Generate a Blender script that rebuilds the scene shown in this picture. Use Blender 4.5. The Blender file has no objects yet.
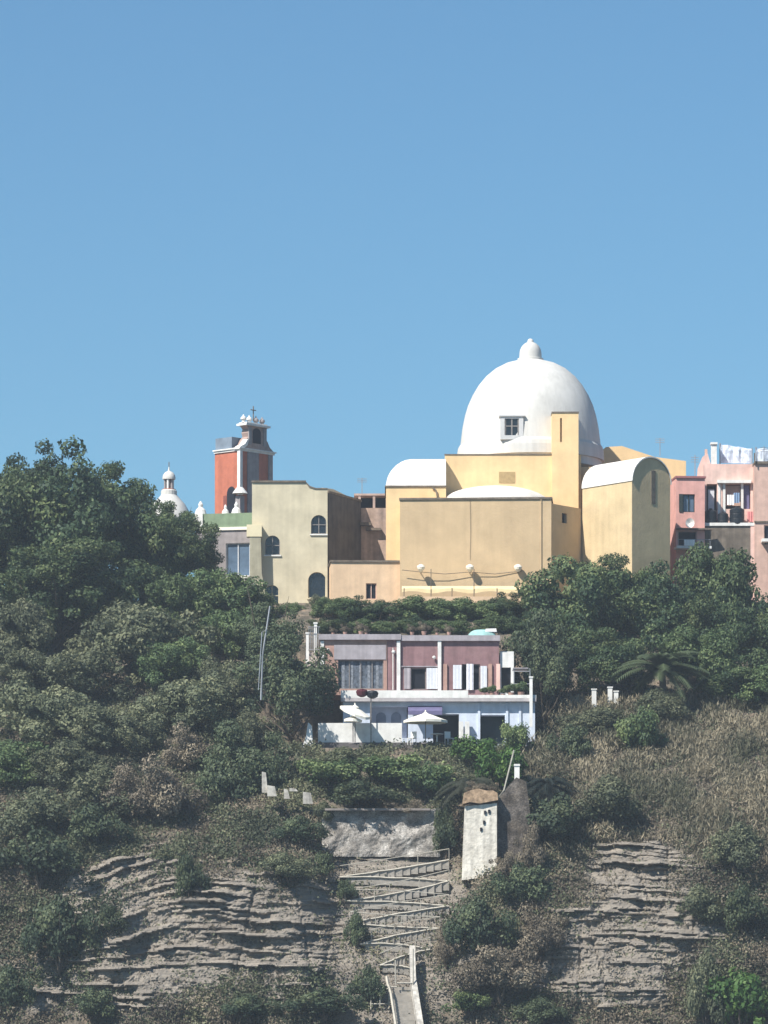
import bpy, math, random
import numpy as np
from mathutils import Vector, noise
R = math.radians
sc = bpy.context.scene
col = sc.collection
random.seed(7); rng = np.random.default_rng(11)

# ---------------------------------------------------------------- camera maths
D0, S0, HOR, CZ = 300.0, 0.0625, 1100.0, 2.0      # metres per pixel at 300 m, horizon row, eye height
def U(d): return S0*d/D0
def X(px, d): return (px-384)*U(d)
def Z(py, d): return CZ+(HOR-py)*U(d)
def P(px, py, d): return Vector((X(px, d), d-D0, Z(py, d)))
def lin(c):
    return tuple(((v/255)/12.92 if v/255 <= .04045 else ((v/255+.055)/1.055)**2.4) for v in c)

# ---------------------------------------------------------------- materials
MATS = {}
def mat(name, rgb, rough=.85, var=.12, scale=1.2, streak=0, rgb2=None, bump=0, bscale=8, metal=0, spec=.3, patch=0, rgb3=None):
    """rgb in linear; var = brightness mottling, streak = vertical rain streaks, rgb2 mixed by noise."""
    if name in MATS: return MATS[name]
    m = bpy.data.materials.new(name); m.use_nodes = True; nt = m.node_tree; N = nt.nodes; L = nt.links
    b = N['Principled BSDF']; b.inputs['Roughness'].default_value = rough; b.inputs['Metallic'].default_value = metal
    b.inputs['Specular IOR Level'].default_value = spec
    g = N.new('ShaderNodeNewGeometry')
    n = N.new('ShaderNodeTexNoise'); n.inputs['Scale'].default_value = scale; n.inputs['Detail'].default_value = 6
    n.inputs['Roughness'].default_value = .62
    L.new(g.outputs['Position'], n.inputs['Vector'])
    mr = N.new('ShaderNodeMapRange'); mr.inputs[1].default_value = .3; mr.inputs[2].default_value = .7
    mr.inputs[3].default_value = 1-var*1.4; mr.inputs[4].default_value = 1+var
    L.new(n.outputs['Fac'], mr.inputs[0])
    src = None
    if rgb2:
        n2 = N.new('ShaderNodeTexNoise'); n2.inputs['Scale'].default_value = scale*.6; n2.inputs['Detail'].default_value = 5
        L.new(g.outputs['Position'], n2.inputs['Vector'])
        r2 = N.new('ShaderNodeMapRange'); r2.inputs[1].default_value = .42; r2.inputs[2].default_value = .6
        L.new(n2.outputs['Fac'], r2.inputs[0])
        mx = N.new('ShaderNodeMix'); mx.data_type = 'RGBA'
        mx.inputs[6].default_value = (*rgb, 1); mx.inputs[7].default_value = (*rgb2, 1)
        L.new(r2.outputs[0], mx.inputs[0]); src = mx.outputs[2]
    else:
        c = N.new('ShaderNodeRGB'); c.outputs[0].default_value = (*rgb, 1); src = c.outputs[0]
    if patch:      # weathered plaster: larger blotches where paint has gone
        n4 = N.new('ShaderNodeTexNoise'); n4.inputs['Scale'].default_value = .45; n4.inputs['Detail'].default_value = 8
        n4.inputs['Roughness'].default_value = .7; L.new(g.outputs['Position'], n4.inputs['Vector'])
        r4 = N.new('ShaderNodeMapRange'); r4.inputs[1].default_value = .5; r4.inputs[2].default_value = .7; r4.inputs[4].default_value = patch
        L.new(n4.outputs['Fac'], r4.inputs[0])
        mx4 = N.new('ShaderNodeMix'); mx4.data_type = 'RGBA'; mx4.inputs[7].default_value = (*(rgb3 or (.3, .26, .2)), 1)
        L.new(r4.outputs[0], mx4.inputs[0]); L.new(src, mx4.inputs[6]); src = mx4.outputs[2]
    sm = N.new('ShaderNodeVectorMath'); sm.operation = 'SCALE'
    L.new(src, sm.inputs[0])
    if streak:
        mp = N.new('ShaderNodeMapping'); mp.inputs['Scale'].default_value = (3.2, 3.2, .16)
        L.new(g.outputs['Position'], mp.inputs['Vector'])
        n3 = N.new('ShaderNodeTexNoise'); n3.inputs['Scale'].default_value = 1; n3.inputs['Detail'].default_value = 5
        L.new(mp.outputs[0], n3.inputs['Vector'])
        r3 = N.new('ShaderNodeMapRange'); r3.inputs[1].default_value = .35; r3.inputs[2].default_value = .62
        r3.inputs[3].default_value = 1-streak; r3.inputs[4].default_value = 1
        L.new(n3.outputs['Fac'], r3.inputs[0])
        mu = N.new('ShaderNodeMath'); mu.operation = 'MULTIPLY'
        L.new(mr.outputs[0], mu.inputs[0]); L.new(r3.outputs[0], mu.inputs[1]); L.new(mu.outputs[0], sm.inputs['Scale'])
    else:
        L.new(mr.outputs[0], sm.inputs['Scale'])
    L.new(sm.outputs[0], b.inputs['Base Color'])
    if bump:
        nb = N.new('ShaderNodeTexNoise'); nb.inputs['Scale'].default_value = bscale; nb.inputs['Detail'].default_value = 5
        L.new(g.outputs['Position'], nb.inputs['Vector'])
        bp = N.new('ShaderNodeBump'); bp.inputs['Strength'].default_value = bump; bp.inputs['Distance'].default_value = .1
        L.new(nb.outputs['Fac'], bp.inputs['Height']); L.new(bp.outputs[0], b.inputs['Normal'])
    MATS[name] = m; return m

def leafmat(name, c1, c2, c3, trans=.25):
    m = bpy.data.materials.new(name); m.use_nodes = True; nt = m.node_tree; N = nt.nodes; L = nt.links
    b = N['Principled BSDF']; b.inputs['Roughness'].default_value = .6; b.inputs['Specular IOR Level'].default_value = .25
    a = N.new('ShaderNodeAttribute'); a.attribute_name = 'tint'
    oi = N.new('ShaderNodeObjectInfo')
    cr = N.new('ShaderNodeValToRGB'); e = cr.color_ramp.elements
    e[0].color = (*c1, 1); e[0].position = .1; e[1].color = (*c3, 1); e[1].position = .95
    k = e.new(.55); k.color = (*c2, 1)
    L.new(a.outputs['Fac'], cr.inputs[0])
    mr = N.new('ShaderNodeMapRange'); mr.inputs[3].default_value = .8; mr.inputs[4].default_value = 1.22
    L.new(oi.outputs['Random'], mr.inputs[0])
    s = N.new('ShaderNodeVectorMath'); s.operation = 'SCALE'; L.new(cr.outputs[0], s.inputs[0]); L.new(mr.outputs[0], s.inputs['Scale'])
    L.new(s.outputs[0], b.inputs['Base Color'])
    if trans:
        t = N.new('ShaderNodeBsdfTranslucent'); L.new(s.outputs[0], t.inputs['Color'])
        ms = N.new('ShaderNodeMixShader'); ms.inputs[0].default_value = trans
        L.new(b.outputs[0], ms.inputs[1]); L.new(t.outputs[0], ms.inputs[2])
        L.new(ms.outputs[0], N['Material Output'].inputs[0])
    MATS[name] = m; return m

TAN   = mat('tan_plaster', (.54, .40, .24), var=.10, scale=.5, streak=.06, bump=.15, patch=.25, rgb3=(.49, .345, .215))
YEL   = mat('yellow_plaster', (.74, .53, .285), var=.10, scale=.6, streak=.05, bump=.1, patch=.25, rgb3=(.68, .50, .29))
SAC   = mat('ochre_plaster', (.58, .45, .265), var=.12, scale=.6, streak=.08, bump=.15, patch=.3, rgb3=(.48, .36, .24))
WHITE = mat('limewash_white', (.60, .585, .55), var=.10, scale=.45, streak=.10, bump=.12, patch=.6, rgb3=(.50, .49, .47))
ROOFW = mat('roof_limewash', (.72, .69, .64), var=.1, scale=1.5, bump=.1, patch=.6, rgb3=(.52, .49, .44))
OLIVE = mat('olive_plaster', (.56, .50, .36), var=.12, scale=.7, streak=.08, bump=.1, patch=.3, rgb3=(.46, .41, .30))
PEACH = mat('peach_plaster', (.68, .49, .32), var=.08, scale=1.5, streak=.1, patch=.3, rgb3=(.58, .42, .28))
PINK  = mat('pink_plaster', (.70, .38, .33), var=.1, scale=1.6, streak=.15, patch=.3, rgb3=(.6, .38, .33))
PALEPINK = mat('pale_pink_plaster', (.74, .50, .43), var=.1, scale=1.6, streak=.15, patch=.4, rgb3=(.6, .5, .42))
BROWN = mat('brown_plaster', (.58, .39, .32), var=.12, scale=1.6, streak=.15, patch=.4, rgb3=(.3, .2, .15))
RED   = mat('red_plaster', (.46, .15, .09), var=.12, scale=2, streak=.15)
GREYST= mat('grey_stucco', (.30, .27, .27), var=.15, scale=2, streak=.15)
DARKW = mat('shaded_stained_render', (.085, .075, .07), var=.35, scale=.9, streak=.3)  # stain streaks on a base darkened to stand for the face's shade
EDGE  = mat('weathered_coping', (.16, .13, .10), var=.3, scale=3)
GREEN = mat('pale_green_plaster', (.20, .27, .17), var=.12, scale=2, streak=.15)
MAUVE = mat('mauve_plaster', (.26, .15, .155), var=.14, scale=2, streak=.2, patch=.35, rgb3=(.32, .21, .2))
LILAC = mat('grey_lilac_render', (.36, .33, .35), var=.12, scale=2, streak=.2)
TERRA = mat('terracotta_plaster', (.42, .26, .21), var=.15, scale=2, streak=.2)
BLUEW = mat('shadow_blue_whitewash', (.58, .64, .74), var=.08, scale=2, streak=.12)  # white wall tinted blue, its shadow put into the base colour
WW    = mat('whitewash', (.74, .73, .70), var=.1, scale=2.5, streak=.12, patch=.3, rgb3=(.5, .48, .45))
SLAB  = mat('terrace_screed', (.42, .39, .39), var=.15, scale=2)
GLASS = mat('dark_glass', (.012, .016, .022), rough=.12, var=.2, spec=.6)
BGLASS= mat('blue_grey_glass', (.10, .15, .22), rough=.15, var=.2, spec=.6)
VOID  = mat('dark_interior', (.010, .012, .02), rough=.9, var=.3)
WOODG = mat('grey_timber', (.22, .2, .19), var=.2, scale=4)
SHUT  = mat('white_shutter', (.6, .62, .66), var=.08, scale=4)
DKSH  = mat('dark_green_shutter', (.02, .03, .03), var=.2, scale=4)
METAL = mat('galvanised_metal', (.35, .36, .38), rough=.5, metal=.5, var=.15)
PIPE  = mat('white_pipe', (.66, .64, .6), var=.1)
BLACK = mat('black_plastic', (.012, .016, .022), rough=.45, var=.2)
CANV  = mat('cream_canvas', (.80, .76, .66), var=.05, scale=3)
CANW  = mat('white_canvas', (.80, .79, .78), var=.05, scale=3)
PURP  = mat('purple_fabric', (.13, .12, .22), var=.15, scale=3)
DRED  = mat('dark_red_fabric', (.07, .012, .02), var=.2)
CURT  = mat('grey_curtain', (.10, .12, .15), var=.5, scale=5)
WCURT = mat('white_curtain', (.72, .72, .76), var=.15, scale=5)
TEAL  = mat('teal_tarpaulin', (.30, .50, .48), var=.2, scale=2)
TARP  = mat('white_mesh_screen', (.62, .68, .78), var=.25, scale=4)
BARK  = mat('bark', (.10, .08, .06), var=.3, scale=4)
STONE = mat('rubble_stone', (.34, .31, .275), var=.35, scale=1.8, rgb2=(.50, .47, .43), bump=.5, bscale=4)
PSTONE= mat('pillar_side_stone', (.22, .19, .165), var=.5, scale=1.6, streak=.3, rgb2=(.15, .125, .10), bump=.8, bscale=5)
STEP  = mat('concrete_steps', (.30, .275, .24), var=.2, scale=3)
RAILM = mat('pale_handrail', (.42, .39, .33), var=.15, scale=3)
RUST  = mat('rust_cap', (.36, .25, .16), var=.45, scale=4)
SKINM = mat('skin', (.42, .24, .16), var=.05)

def masonry(m, scale, amt):      # adds irregular stone joints to a plain material
    nt = m.node_tree; N = nt.nodes; L = nt.links; b = N['Principled BSDF']
    g = N.new('ShaderNodeNewGeometry'); mp = N.new('ShaderNodeMapping'); mp.inputs['Scale'].default_value = (scale, scale, scale*1.7); L.new(g.outputs['Position'], mp.inputs['Vector'])
    v = N.new('ShaderNodeTexVoronoi'); v.feature = 'DISTANCE_TO_EDGE'; L.new(mp.outputs[0], v.inputs['Vector'])
    c = N.new('ShaderNodeTexVoronoi'); L.new(mp.outputs[0], c.inputs['Vector'])
    r_ = N.new('ShaderNodeMapRange'); r_.inputs[1].default_value = 0; r_.inputs[2].default_value = .12; r_.inputs[3].default_value = 1-amt; L.new(v.outputs['Distance'], r_.inputs[0])
    sp = N.new('ShaderNodeSeparateColor'); L.new(c.outputs['Color'], sp.inputs[0])
    r2 = N.new('ShaderNodeMapRange'); r2.inputs[3].default_value = .7; r2.inputs[4].default_value = 1.35; L.new(sp.outputs[0], r2.inputs[0])
    mu = N.new('ShaderNodeMath'); mu.operation = 'MULTIPLY'; L.new(r_.outputs[0], mu.inputs[0]); L.new(r2.outputs[0], mu.inputs[1])
    src = b.inputs['Base Color'].links[0].from_socket
    s_ = N.new('ShaderNodeVectorMath'); s_.operation = 'SCALE'; L.new(src, s_.inputs[0]); L.new(mu.outputs[0], s_.inputs['Scale']); L.new(s_.outputs[0], b.inputs['Base Color'])
    bp = N.new('ShaderNodeBump'); bp.inputs['Strength'].default_value = .8; bp.inputs['Distance'].default_value = .08; L.new(r_.outputs[0], bp.inputs['Height'])
    if b.inputs['Normal'].links: L.new(b.inputs['Normal'].links[0].from_socket, bp.inputs['Normal'])
    L.new(bp.outputs[0], b.inputs['Normal'])
masonry(STONE, 2.6, .55); masonry(PSTONE, 2.2, .5)

# ---------------------------------------------------------------- mesh builder
class MB:
    def __init__(s, fr=None): s.v = []; s.f = []; s.fr = fr; s.smooth = False
    def add(s, vs, fs):
        o = len(s.v)
        for p in vs: s.v.append(s.fr.w(p) if s.fr else tuple(p))
        for f in fs: s.f.append(tuple(i+o for i in f))
        return s
    def box(s, a, b):
        (x0, y0, z0), (x1, y1, z1) = a, b
        return s.add([(x0,y0,z0),(x1,y0,z0),(x1,y1,z0),(x0,y1,z0),(x0,y0,z1),(x1,y0,z1),(x1,y1,z1),(x0,y1,z1)],
              [(0,3,2,1),(4,5,6,7),(0,1,5,4),(1,2,6,5),(2,3,7,6),(3,0,4,7)])
    def prism(s, poly, y0, y1):      # polygon in x,z extruded along y
        n = len(poly)
        return s.add([(x, y0, z) for x, z in poly]+[(x, y1, z) for x, z in poly],
              [tuple(range(n)), tuple(range(2*n-1, n-1, -1))]+[(i, i+n, (i+1) % n+n, (i+1) % n) for i in range(n)])
    def prismx(s, poly, x0, x1):     # polygon in y,z extruded along x
        n = len(poly)
        return s.add([(x0, y, z) for y, z in poly]+[(x1, y, z) for y, z in poly],
              [tuple(range(n)), tuple(range(2*n-1, n-1, -1))]+[(i, i+n, (i+1) % n+n, (i+1) % n) for i in range(n)])
    def lathe(s, prof, c, n=32):
        vs = []; fs = []
        for r, z in prof:
            for i in range(n):
                a = 2*math.pi*i/n; vs.append((c[0]+r*math.cos(a), c[1]+r*math.sin(a), c[2]+z))
        for k in range(len(prof)-1):
            for i in range(n):
                j = (i+1) % n; fs.append((k*n+i, k*n+j, (k+1)*n+j, (k+1)*n+i))
        fs.append(tuple(range(n-1, -1, -1))); fs.append(tuple((len(prof)-1)*n+i for i in range(n)))
        return s.add(vs, fs)
    def tube(s, pts, rad, n=6):
        pts = [Vector(p) for p in pts]
        rr = rad if isinstance(rad, (list, tuple)) else [rad]*len(pts)
        vs = []; fs = []
        for k, p in enumerate(pts):
            t = (pts[min(k+1, len(pts)-1)]-pts[max(k-1, 0)]).normalized()
            a = t.cross(Vector((0, 0, 1)) if abs(t.z) < .9 else Vector((1, 0, 0))).normalized(); b = t.cross(a)
            for i in range(n):
                q = 2*math.pi*i/n; vs.append(tuple(p+(a*math.cos(q)+b*math.sin(q))*rr[k]))
        for k in range(len(pts)-1):
            for i in range(n):
                j = (i+1) % n; fs.append((k*n+i, k*n+j, (k+1)*n+j, (k+1)*n+i))
        fs.append(tuple(range(n-1, -1, -1))); fs.append(tuple((len(pts)-1)*n+i for i in range(n)))
        return s.add(vs, fs)
    def strip(s, pts, w, h):         # bar of rectangular section through world points
        return s.tube(pts, w/2, 4)
    def wall(s, x0, x1, z0, z1, y=0, ops=(), dep=.3):
        xs = sorted({x0, x1, *[o[0] for o in ops], *[o[1] for o in ops]}); zs = sorted({z0, z1, *[o[2] for o in ops], *[o[3] for o in ops]})
        for i in range(len(xs)-1):
            for k in range(len(zs)-1):
                cx = (xs[i]+xs[i+1])/2; cz = (zs[k]+zs[k+1])/2
                if any(o[0] < cx < o[1] and o[2] < cz < o[3] for o in ops): continue
                s.add([(xs[i],y,zs[k]),(xs[i+1],y,zs[k]),(xs[i+1],y,zs[k+1]),(xs[i],y,zs[k+1])], [(0,1,2,3)])
        for o in ops:
            a, b, c, d = o[:4]; arch = len(o) > 4 and o[4]
            if arch:
                r = (b-a)/2; rz = min(r, (d-c)*.6); zc = d-rz; n = 10
                arc = [((a+b)/2-r*math.cos(math.pi*i/n), zc+rz*math.sin(math.pi*i/n)) for i in range(n+1)]
                for i in range(n):
                    (xa, za), (xb, zb) = arc[i], arc[i+1]
                    s.add([(xa,y,za),(xb,y,zb),(xb,y,d),(xa,y,d)], [(0,1,2,3)])
                path = [(a, c)]+arc+[(b, c)]
            else: path = [(a, c), (a, d), (b, d), (b, c)]
            for i in range(len(path)):
                (xa, za), (xb, zb) = path[i], path[(i+1) % len(path)]
                s.add([(xa,y,za),(xb,y,zb),(xb,y+dep,zb),(xa,y+dep,za)], [(0,1,2,3)])
        return s
    def body(s, x0, x1, z0, z1, dep, ops=(), y=0, top=True, rd=.3):
        s.wall(x0, x1, z0, z1, y, ops, rd)
        s.add([(x0,y,z0),(x0,y,z1),(x0,y+dep,z1),(x0,y+dep,z0)], [(0,1,2,3)])
        s.add([(x1,y,z0),(x1,y,z1),(x1,y+dep,z1),(x1,y+dep,z0)], [(3,2,1,0)])
        s.add([(x0,y+dep,z0),(x1,y+dep,z0),(x1,y+dep,z1),(x0,y+dep,z1)], [(3,2,1,0)])
        if top: s.add([(x0,y,z1),(x1,y,z1),(x1,y+dep,z1),(x0,y+dep,z1)], [(0,1,2,3)])
        return s
    def cloister(s, x0, x1, y0, y1, z0, h, r, n=16, pw=2.0, xc=None):   # vault rising on all four sides
        xs = np.linspace(x0, xc or x1, 2*n+1); ys = np.linspace(y0, y1, 2*n+1); vs = []; fs = []
        for yy in ys:
            for xx in xs:
                d = min(min(xx-x0, x1-xx), min(yy-y0, y1-yy)); q = max(0., 1-d/r)
                vs.append((xx, yy, z0+h*(1-q**pw)**(1/pw)))
        m = 2*n+1
        for k in range(m-1):
            for i in range(m-1): fs.append((k*m+i, k*m+i+1, (k+1)*m+i+1, (k+1)*m+i))
        s.smooth = True
        fs.append(tuple(k*m+m-1 for k in range(m)))
        return s.add(vs, fs)
    def build(s, name, m, parent=None, root=None):
        me = bpy.data.meshes.new(name)
        o0 = Vector(root.location) if root is not None else Vector((0, 0, 0))
        me.from_pydata([tuple(Vector(p)-o0) for p in s.v], [], s.f); me.materials.append(m)
        if s.smooth: 
            me.polygons.foreach_set('use_smooth', [True]*len(me.polygons))
            try: me.set_sharp_from_angle(angle=R(35))
            except Exception: pass
        me.update()
        o = bpy.data.objects.new(name, me); col.objects.link(o)
        if parent is not None: o.parent = parent
        return o

class Fr:      # a building's own frame: px0 = its anchor column, d = distance, a = degrees its front is turned to the right
    def __init__(s, px0, d, a=0):
        s.o = Vector((X(px0, d), d-D0, 0)); s.a = R(a); s.px0 = px0; s.d = d
        s.c, s.s = math.cos(s.a), math.sin(s.a)
    def w(s, p): return (s.o.x+p[0]*s.c-p[1]*s.s, s.o.y+p[0]*s.s+p[1]*s.c, p[2])
    def x(s, px): return (px-s.px0)*U(s.d)/s.c
    def z(s, py): return Z(py, s.d)
    def op(s, a, b, t, bt, arch=False): return (s.x(a), s.x(b), s.z(bt), s.z(t), arch)

def tag(o, label=None, cat=None, group=None, kind=None):
    if label: o['label'] = label
    if cat: o['category'] = cat
    if group: o['group'] = group
    if kind: o['kind'] = kind
    return o
def thing(name, label, cat, loc, group=None):
    o = bpy.data.objects.new(name, None); col.objects.link(o); o.location = loc; o.empty_display_size = .3
    return tag(o, label, cat, group)

def window(root, fr, op, pane=GLASS, frame=WW, nx=2, nz=1, y=.12, fw=.06, name='window', y0=0, sill=None, shut=None):
    a, b, c, d = op[:4]; arch = len(op) > 4 and op[4]
    m = MB(fr); yy = y0+y
    m.box((a, yy, c), (a+fw, yy+.08, d)); m.box((b-fw, yy, c), (b, yy+.08, d)); m.box((a+fw, yy, d-fw), (b-fw, yy+.08, d)); m.box((a+fw, yy, c), (b-fw, yy+.08, c+fw))
    for i in range(1, nx): x = a+(b-a)*i/nx; m.box((x-fw/2, yy+.01, c+fw), (x+fw/2, yy+.07, d-fw))
    for i in range(1, nz): z = c+(d-c)*i/nz; m.box((a+fw, yy+.015, z-fw/2), (b-fw, yy+.065, z+fw/2))
    w = m.build(name, frame, root, root)
    MB(fr).box((a-.02, y0+.21, c-.02), (b+.02, y0+.24, d+.02)).build('pane', pane, w, root)
    if sill: MB(fr).box((a-.08, y0-.1, c-.1), (b+.08, y0+.1, c-.002)).build('sill', sill, w, root)
    return w

# ---------------------------------------------------------------- terrain
COLS = [-1500, -300, 0, 200, 262, 300, 335, 450, 480, 535, 575, 768, 1100, 2300]
pyL = [1180, 1060, 1024, 960, 900, 860, 850, 812, 780, 745, 700, 650, 603]; dL = [288, 296, 298, 300, 302, 304, 305, 309, 314, 319, 327, 336, 345]
pyC = [1180, 1060, 1024, 960, 900, 860, 850, 812, 780, 748, 746, 642, 603]; dC = [288, 295, 297, 300, 302, 304, 306, 309, 312, 317, 327.5, 329, 344]
pyM = [1180, 1060, 1024, 960, 900, 860, 853, 810, 780, 748, 746, 642, 603]; dM = [288, 296, 298, 301.5, 305, 307.3, 308, 309, 312, 317, 327.5, 329, 344]
pyP = [1180, 1060, 1024, 960, 900, 862, 845, 812, 780, 748, 746, 642, 603]; dP = [288, 295, 297, 299, 302, 304.5, 306, 308.5, 312, 317, 327.5, 329, 344]
pyR = [1180, 1060, 1024, 960, 900, 860, 835, 805, 770, 735, 703, 650, 601]; dR = [288, 295, 297, 299, 301.5, 304, 306, 309, 315, 321, 327, 336, 345]
pyF = [1180, 1140, 1110, 1060, 1010, 960, 930, 890, 860, 820, 780, 740, 700]; dF = dL
prof = {-1500: (pyF, dF), -300: (pyL, dL), 0: (pyL, dL), 200: (pyL, dL), 262: (pyL, dL), 300: (pyC, dC), 335: (pyM, dM), 450: (pyM, dM), 480: (pyP, dP), 535: (pyC, dC), 575: (pyR, dR), 768: (pyR, dR), 1100: (pyR, dR), 2300: (pyF, dF)}
TPY = np.array([prof[c][0] for c in COLS], float); TD = np.array([prof[c][1] for c in COLS], float)
def column(px):
    px = min(max(px, COLS[0]), COLS[-1]); py = np.array([np.interp(px, COLS, TPY[:, k]) for k in range(13)]); dd = np.array([np.interp(px, COLS, TD[:, k]) for k in range(13)])
    return py, dd
def ground_py(px, d):
    py, dd = column(px); return float(np.interp(d, dd, py))
def ground_d(px, pyv):
    py, dd = column(px); return float(np.interp(-pyv, -py, dd))
def G(px, pyv, lift=0):      # ground point seen at this pixel
    d = ground_d(px, pyv); return Vector((X(px, d), d-D0, Z(pyv, d)+lift)), d

def bl(px, py, cx, cy, rx, ry):
    q = ((px-cx)/rx)**2+((py-cy)/ry)**2
    return math.exp(-q*1.2)
ROCKS = [(250, 930, 130, 55), (130, 890, 75, 45), (330, 950, 55, 45), (640, 925, 75, 45), (600, 975, 90, 30), (100, 985, 110, 30), (400, 960, 60, 70), (395, 900, 60, 45), (640, 860, 60, 22)]
def rockmask(px, py):
    v = sum(bl(px, py, *r) for r in ROCKS); return min(1., v*1.5)*(1 if py > 845 else max(0, 1-(845-py)/35))
vis_px = np.arange(-70, 842, 2.0)
out_l = -70-np.cumsum(6*1.18**np.arange(26)); out_r = 840+np.cumsum(6*1.18**np.arange(26))
allpx = np.concatenate([out_l[::-1], vis_px, out_r])
NR = 330
t = np.concatenate([np.linspace(0, 2, 14)[:-1], np.linspace(2, 7, 190)[:-1], np.linspace(7, 12, 110)])
V = []; ROCK = []; DRY = []
f2 = lambda a, b, c=0., H=.8, o=4: noise.fractal((a, b, c), H, 2.0, o)
hsh = [random.random() for _ in range(512)]
for px in allpx:
    py, dd = column(px)
    tp = np.interp(t, range(13), py); td = np.interp(t, range(13), dd)
    vis = -75 < px < 845
    for k in range(len(t)):
        pyy, d = tp[k], td[k]; x = X(px, d); z = Z(pyy, d)
        r = rockmask(px, pyy) if vis else (.5 if pyy > 850 else 0)
        inpath = 335 < px < 455 and pyy > 850
        wz = 1 if pyy > 840 else max(0, 1-(840-pyy)/60)      # cliff relief dies out above the edge
        off = 0; zo = 0
        if wz > 0:
            big = noise.fractal((x*.16, z*.2, 3.1), .9, 2, 4)*1.1+noise.noise((x*.5, z*.35, 9))*.45
            tilt = .42*max(bl(px, pyy, 105, 905, 95, 60), 0)*1.0 
            s = z - tilt*(x-X(150, d)) + .4*noise.noise((x*.12, z*.15, 5)) + .17*noise.noise((x*.7, z*.9, 2)) + .04*noise.noise((x*2.3, z*2.1, 2))
            th = .29; q = s/th; i = math.floor(q); fr = q-i
            led = (hsh[i % 512]**1.4*.8+.06)*(1-fr**3)*max(0, .35+1.2*noise.noise((x*.22, i*7.7, 1))+.25*noise.noise((x*1.3, i*3.3, 6)))
            crack = -.3*max(0, 1-abs(noise.noise((x*.5, z*.12, 20)))*16)
            g = 1-.8*min(1, max(0, min((px-322)/26, (472-px)/26)))*(1 if pyy > 862 else .6)
            off = -wz*g*(big + r*(led*1.75+crack*1.0 + .22*abs(noise.noise((x*.9, z*.5, 31))) - .3*max(0, noise.noise((x*.6+z*.5, z*.9, 51))-.25)) + noise.noise((x*.9, z*.8, 14))*.4*(1-.5*r) + noise.fractal((x*1.7, z*2.6, 4), .6, 2, 5)*.2)
        else:
            zo = noise.fractal((x*.25, d*.25, 8), .9, 2, 3)*.25
            if 290 < px < 545: zo = 0
        V.append((X(px, d+off), d+off-D0, z+zo)); ROCK.append(r); DRY.append(0)
    x = V[-1][0]; z = V[-1][2]
    for dist, zz in ((375, z+.5), (420, z), (470, z*.6), (520, z*.2), (560, -3)):
        V.append((x*(1+ (dist-345)*.0025), dist-D0, zz)); ROCK.append(0)
nc = len(allpx); nr = len(t)+5
F = [(c*nr+k, (c+1)*nr+k, (c+1)*nr+k+1, c*nr+k+1) for c in range(nc-1) for k in range(nr-1)]
me = bpy.data.meshes.new('hillside'); me.from_pydata(V, [], F)
at = me.attributes.new('rock', 'FLOAT', 'POINT'); at.data.foreach_set('value', ROCK)
me.update()
hill = bpy.data.objects.new('hillside', me); col.objects.link(hill); tag(hill, kind='structure')
def hillmat():
    m = bpy.data.materials.new('cliff_and_soil'); m.use_nodes = True; nt = m.node_tree; N = nt.nodes; L = nt.links
    b = N['Principled BSDF']; b.inputs['Roughness'].default_value = .95; b.inputs['Specular IOR Level'].default_value = .15
    g = N.new('ShaderNodeNewGeometry')
    def nz(scale, mapping=None, detail=7, rough=.65):
        n = N.new('ShaderNodeTexNoise'); n.inputs['Scale'].default_value = scale; n.inputs['Detail'].default_value = detail; n.inputs['Roughness'].default_value = rough
        if mapping:
            mp = N.new('ShaderNodeMapping'); mp.inputs['Scale'].default_value = mapping; L.new(g.outputs['Position'], mp.inputs['Vector']); L.new(mp.outputs[0], n.inputs['Vector'])
        else: L.new(g.outputs['Position'], n.inputs['Vector'])
        return n
    def ramp(n, stops):
        r = N.new('ShaderNodeValToRGB'); e = r.color_ramp.elements
        e[0].position, e[0].color = stops[0][0], (*stops[0][1], 1); e[1].position, e[1].color = stops[-1][0], (*stops[-1][1], 1)
        for p, c in stops[1:-1]: k = e.new(p); k.color = (*c, 1)
        L.new(n.outputs['Fac'], r.inputs[0]); return r
    strata = ramp(nz(1.0, (.25, .25, 3.4)), [(.3, (.16, .145, .13)), (.42, (.40, .35, .29)), (.5, (.25, .22, .185)), (.58, (.50, .44, .36)), (.7, (.34, .30, .245))])
    blotch = ramp(nz(.8), [(.35, (.22, .20, .18)), (.5, (.35, .315, .275)), (.65, (.44, .38, .32))])
    soil = ramp(nz(1.1), [(.35, (.12, .105, .08)), (.5, (.21, .18, .14)), (.6, (.30, .24, .18)), (.7, (.42, .31, .22))])
    mx = N.new('ShaderNodeMix'); mx.data_type = 'RGBA'; mx.inputs[0].default_value = .4
    L.new(strata.outputs[0], mx.inputs[6]); L.new(blotch.outputs[0], mx.inputs[7])
    a = N.new('ShaderNodeAttribute'); a.attribute_name = 'rock'
    nn = nz(1.6); ad = N.new('ShaderNodeMath'); ad.operation = 'ADD'; L.new(a.outputs['Fac'], ad.inputs[0]); L.new(nn.outputs['Fac'], ad.inputs[1])
    mr = N.new('ShaderNodeMapRange'); mr.inputs[1].default_value = .78; mr.inputs[2].default_value = 1.05; L.new(ad.outputs[0], mr.inputs[0])
    m2 = N.new('ShaderNodeMix'); m2.data_type = 'RGBA'; L.new(mr.outputs[0], m2.inputs[0]); L.new(soil.outputs[0], m2.inputs[6]); L.new(mx.outputs[2], m2.inputs[7])
    L.new(m2.outputs[2], b.inputs['Base Color'])
    nb = nz(3.4, (1, 1, 2.6), 10, .8); bp = N.new('ShaderNodeBump'); bp.inputs['Strength'].default_value = 1.0; bp.inputs['Distance'].default_value = .3
    L.new(nb.outputs['Fac'], bp.inputs['Height']); L.new(bp.outputs[0], b.inputs['Normal'])
    return m
me.materials.append(hillmat())

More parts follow.
